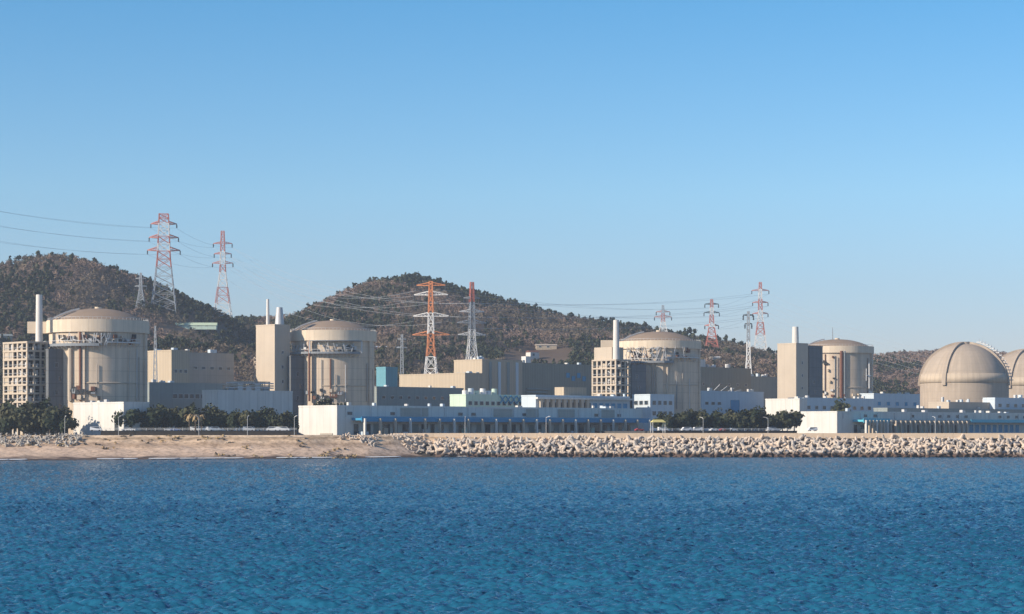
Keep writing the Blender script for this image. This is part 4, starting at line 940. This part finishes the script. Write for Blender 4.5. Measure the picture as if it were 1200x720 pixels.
# slim lattice mast beside the service building
X, Y = gx(182, 1108), 1108.0
e = empty('lattice_mast', (X, Y, G0), 0, label='slim steel lattice mast beside the tall cream box building', cat='mast'); q = MB(); hh = gz(382, Y) - G0
for sx, sy in ((-1, -1), (1, -1), (1, 1), (-1, 1)): q.bar((sx * 1.6, sy * 1.6, 0), (sx * .25, sy * .25, hh), .28)
for k in range(16):
    a, b_ = 1.6 - 1.35 * k / 16, 1.6 - 1.35 * (k + 1) / 16; q.bar((-a, -a, hh * k / 16), (b_, -b_, hh * (k + 1) / 16), .2); q.bar((a, -a, hh * k / 16), (-b_, -b_, hh * (k + 1) / 16), .2)
q.build('lattice', 'greyp', e)

# cables
def cable(a, b, sag, label, grp, r=.07):
    n = 30; q = MB(); pr = None
    for k in range(n + 1):
        t = k / n; p = a.lerp(b, t) - Vector((0, 0, sag * 4 * t * (1 - t)))
        if pr is not None: q.bar(pr, p, r * 2, n=4)
        pr = p
    tag(q.build('power_cable', 'cable'), label, 'cable', grp)
LEV = ['left end of the top crossarm', 'right end of the top crossarm', 'left end of the second crossarm', 'right end of the second crossarm', 'left end of the third crossarm', 'right end of the third crossarm', 'pylon tip']
def span(k0, k1, sag, name, r=.07, pick=(0, 1, 2, 3, 4, 5)):
    A, B = PY[k0], PY[k1]
    for i in pick:
        if i < len(A) - 1 and i < len(B) - 1: cable(A[i], B[i], sag, 'cable %s, %s' % (name, LEV[i]), 'overhead cables ' + name, r * .8)
LFT = [Vector((gx(px, 1500), 1500, gz(py, 1500))) for px, py in ((-80, 232), (-72, 235), (-80, 249), (-70, 254), (-76, 269), (-70, 274), (-75, 226))]
PY['L'] = LFT; RGT = [Vector((gx(px, 1900), 1900, gz(py, 1900))) for px, py in ((1290, 452), (1300, 448), (1290, 462), (1300, 460), (1290, 470), (1300, 468), (1300, 440))]; PY['R'] = RGT
span('L', 'a', 4, 'entering at the left edge'); span('a', 'b', 4, 'between the two left pylons')
span('b', 'c', 20, 'across the valley'); span('b', 'd', 14, 'behind the orange pylon', pick=(0, 1, 2, 3)); span('f', 'h', 3, 'between the two right pylons')
span('c', 'f', 6, 'before the middle hill', pick=(0, 1, 2, 3)); span('d', 'h', 5, 'over the third reactor', r=.09)
span('h', 'R', 16, 'falling to the right edge')

# ---------------------------------------------------------------- parking strips, cars, lamps, fences
def terrace(label, pa, pb, D0, D1, depth, label2):
    xa, xb = gx(pa, D0), gx(pb, D1); L = math.hypot(xb - xa, D1 - D0); rz = math.atan2(D1 - D0, xb - xa)
    e = empty('retaining_wall', (xa, D0, G0), rz, label=label, cat='wall')
    box('wall', 'core', e, 0, L, 0, 1, -3, TER - G0); box('coping', 'asphalt', e, -.1, L + .1, -.15, 1.1, TER - G0, TER - G0 + .25)
    s = box('parking_strip', 'asphalt', None, 0, L, 1.003, depth, -2, TER - G0 - .003); s.location = (xa, D0, G0); s.rotation_euler = (0, 0, rz); tag(s, kind='structure')
    f = empty('fence', (xa, D0, TER + .25), rz, label=label2, cat='fence'); n = int(L / 4)
    for k in range(n): box('post', 'whitep', f, k * 4, k * 4 + .16, .3, .46, 0, 1.15)
    r = MB(); r.box(0, L, .33, .43, 1.02, 1.15); r.box(0, L, .33, .43, .5, .6); r.build('rail', 'whitep', f)
    return xa, D0, rz, L
TA = terrace('dark retaining wall above the beach left of the long intake building', 118, 348, 953, 962, 60, 'white railing along the parking strip above the beach')
TB = terrace('dark retaining wall between the two intake buildings', 762, 934, 1058, 1086, 70, 'white railing along the right parking strip')
def car_proto(kind, paint):
    e = empty(kind, (0, 0, -900)); L, Wd = {'parked_car': (4.5, 1.8), 'parked_van': (5.2, 2.0)}[kind]
    if kind == 'parked_car': pr = [(0, .35), (0, .75), (.12, .92), (1.15, 1.02), (1.85, 1.48), (3.2, 1.5), (3.95, 1.05), (4.42, .98), (4.5, .6), (4.5, .35)]; gl = [(1.28, 1.03), (1.9, 1.43), (3.15, 1.45), (3.8, 1.06)]
    else: pr = [(0, .4), (0, 1.0), (.35, 1.15), (1.1, 2.0), (5.1, 2.05), (5.2, .9), (5.2, .4)]; gl = [(.62, 1.2), (1.2, 1.9), (4.9, 1.92), (4.95, 1.25)]
    q = MB(); k = len(pr); q.v = [(x - L / 2, s * Wd / 2 * (.86 if z > 1.2 else 1), z) for s in (-1, 1) for x, z in pr]
    q.f = [tuple(range(k))[::-1], tuple(range(k, 2 * k))] + [(i, (i + 1) % k, k + (i + 1) % k, k + i) for i in range(k)]; q.m = [0] * len(q.f)
    bd = q.build('body', paint, e)
    for s in (-1, 1):
        w = MB(); w.poly([(x - L / 2, s * (Wd / 2 * (.86 if z > 1.2 else 1) + .02), z) for x, z in gl]); w.build('window', 'glass', e)
    for sx in (-1, 1):
        for s in (-1, 1):
            w = MB(); xx = sx * L * .31; w.bar((xx, s * (Wd / 2 - .2), .33), (xx, s * (Wd / 2 + .02), .33), .52, .52, 12); o = w.build('wheel', 'rubber', e)
    return e
protos = [car_proto('parked_car', 'carwhite'), car_proto('parked_van', 'carwhite'), car_proto('parked_car', 'carsilver'), car_proto('parked_car', 'carblack'), car_proto('parked_car', 'carblue'), car_proto('parked_car', 'carred'), car_proto('parked_van', 'carsilver')]
CN = ['white parked car', 'white parked van', 'silver parked car', 'black parked car', 'blue parked car', 'red parked car', 'silver parked van']
used = set()
def car_row(T, n, where, grp, a0, a1, off, seed):
    xa, D0, rz, L = T; r = random.Random(seed)
    for i in range(n):
        k = r.choice([0, 0, 0, 1, 1, 2, 2, 3, 4, 5, 6, 1]); s = (a0 + (a1 - a0) * (i + .5) / n + r.uniform(-.3, .3)) * L
        p = Vector((xa, D0, 0)) + Matrix.Rotation(rz, 3, 'Z') @ Vector((s, off, 0))
        put(protos, k, (p.x, p.y, TER), rz + (math.pi if r.random() < .5 else 0) + r.uniform(-.04, .04), 1.0, label='%s, %s from the left on %s' % (CN[k], ordinal(i), where), cat='van' if 'van' in CN[k] else 'car', group=grp)
car_row(TA, 14, 'the beach parking strip', 'cars parked behind the beach', .05, .97, 4.5, 1)
car_row(TB, 12, 'the right parking strip', 'cars parked between the intake buildings', .06, .97, 4.5, 5)
for i in range(7):
    if i not in used:
        for ch in list(protos[i].children): bpy.data.objects.remove(ch)
        bpy.data.objects.remove(protos[i])
# yellow awning stand
p = (gx(771, 1050), 1050, G0); e = empty('yellow_awning', p, .3, label='small yellow roofed shelter at the right end of the blue canopy', cat='shelter')
for sx in (-1, 1):
    for sy in (-1, 1): box('post', 'whitep', e, sx * 3.2 - .12, sx * 3.2 + .12, sy * 1.4 - .12, sy * 1.4 + .12, 0, 6.2)
r = MB(); A = [(-3.6, -1.9, 6.2), (3.6, -1.9, 6.2), (3.6, 1.9, 6.2), (-3.6, 1.9, 6.2)]; t0, t1 = (-2.4, 0, 7.5), (2.4, 0, 7.5)
r.poly([A[0], A[1], t1, t0]); r.poly([A[2], A[3], t0, t1]); r.poly([A[1], A[2], t1]); r.poly([A[3], A[0], t0]); r.poly(A[::-1]); r.build('roof', 'yellow', e)
# street lamps
lp = empty('street_lamp', (0, 0, -900)); MB().bar((0, 0, -.2), (0, 0, 8.2), .2, .14, 8).build('pole', 'steel', lp)
MB().bar((0, 0, 8.1), (1.6, 0, 8.7), .18, .14, 6).build('arm', 'whitep', lp); box('lamp_head', 'steel', lp, 1.3, 2.4, -.2, .2, 8.6, 8.8); first = True
for px, D, w in ((76, 960, 'between the left tree clump and the white annex'), (139, 951, 'at the left end of the beach parking strip'), (233, 951, 'in front of the three dry palms'), (290, 951, 'in the right half of the beach parking strip'), (345, 955, 'just left of the white end of the long intake building'),
                 (545, 992, 'before the middle of the long blue canopy'), (640, 992, 'before the right half of the long blue canopy'), (824, 1052, 'in the middle of the right parking strip'), (900, 1052, 'near the right end of the right parking strip'), (1096, 1000, 'before the turquoise canopy building')):
    o = lp if first else copy_tree(lp); first = False
    o.location = (gx(px, D), D, G0); o.rotation_euler = (0, 0, random.uniform(0, 6)); tag(o, 'slim white street lamp %s' % w, 'street lamp', 'street lamps along the shore')

# ---------------------------------------------------------------- haze over the bay
hz = MB().box(-4200, 4200, -60, 3600, -4, 260).build('haze', [bpy.data.materials.new('haze_air')]); hz.data.materials[0].use_nodes = True
t = hz.data.materials[0].node_tree; t.nodes.clear(); o = nn(t, 'ShaderNodeOutputMaterial'); v = nn(t, 'ShaderNodeVolumePrincipled')
v.inputs['Color'].default_value = (0.72, 0.82, 0.95, 1); v.inputs['Density'].default_value = 0.00010; v.inputs['Anisotropy'].default_value = 0.2
t.links.new(v.outputs[0], o.inputs['Volume']); tag(hz, 'thin blue haze over the bay and plant', 'haze', kind='stuff')
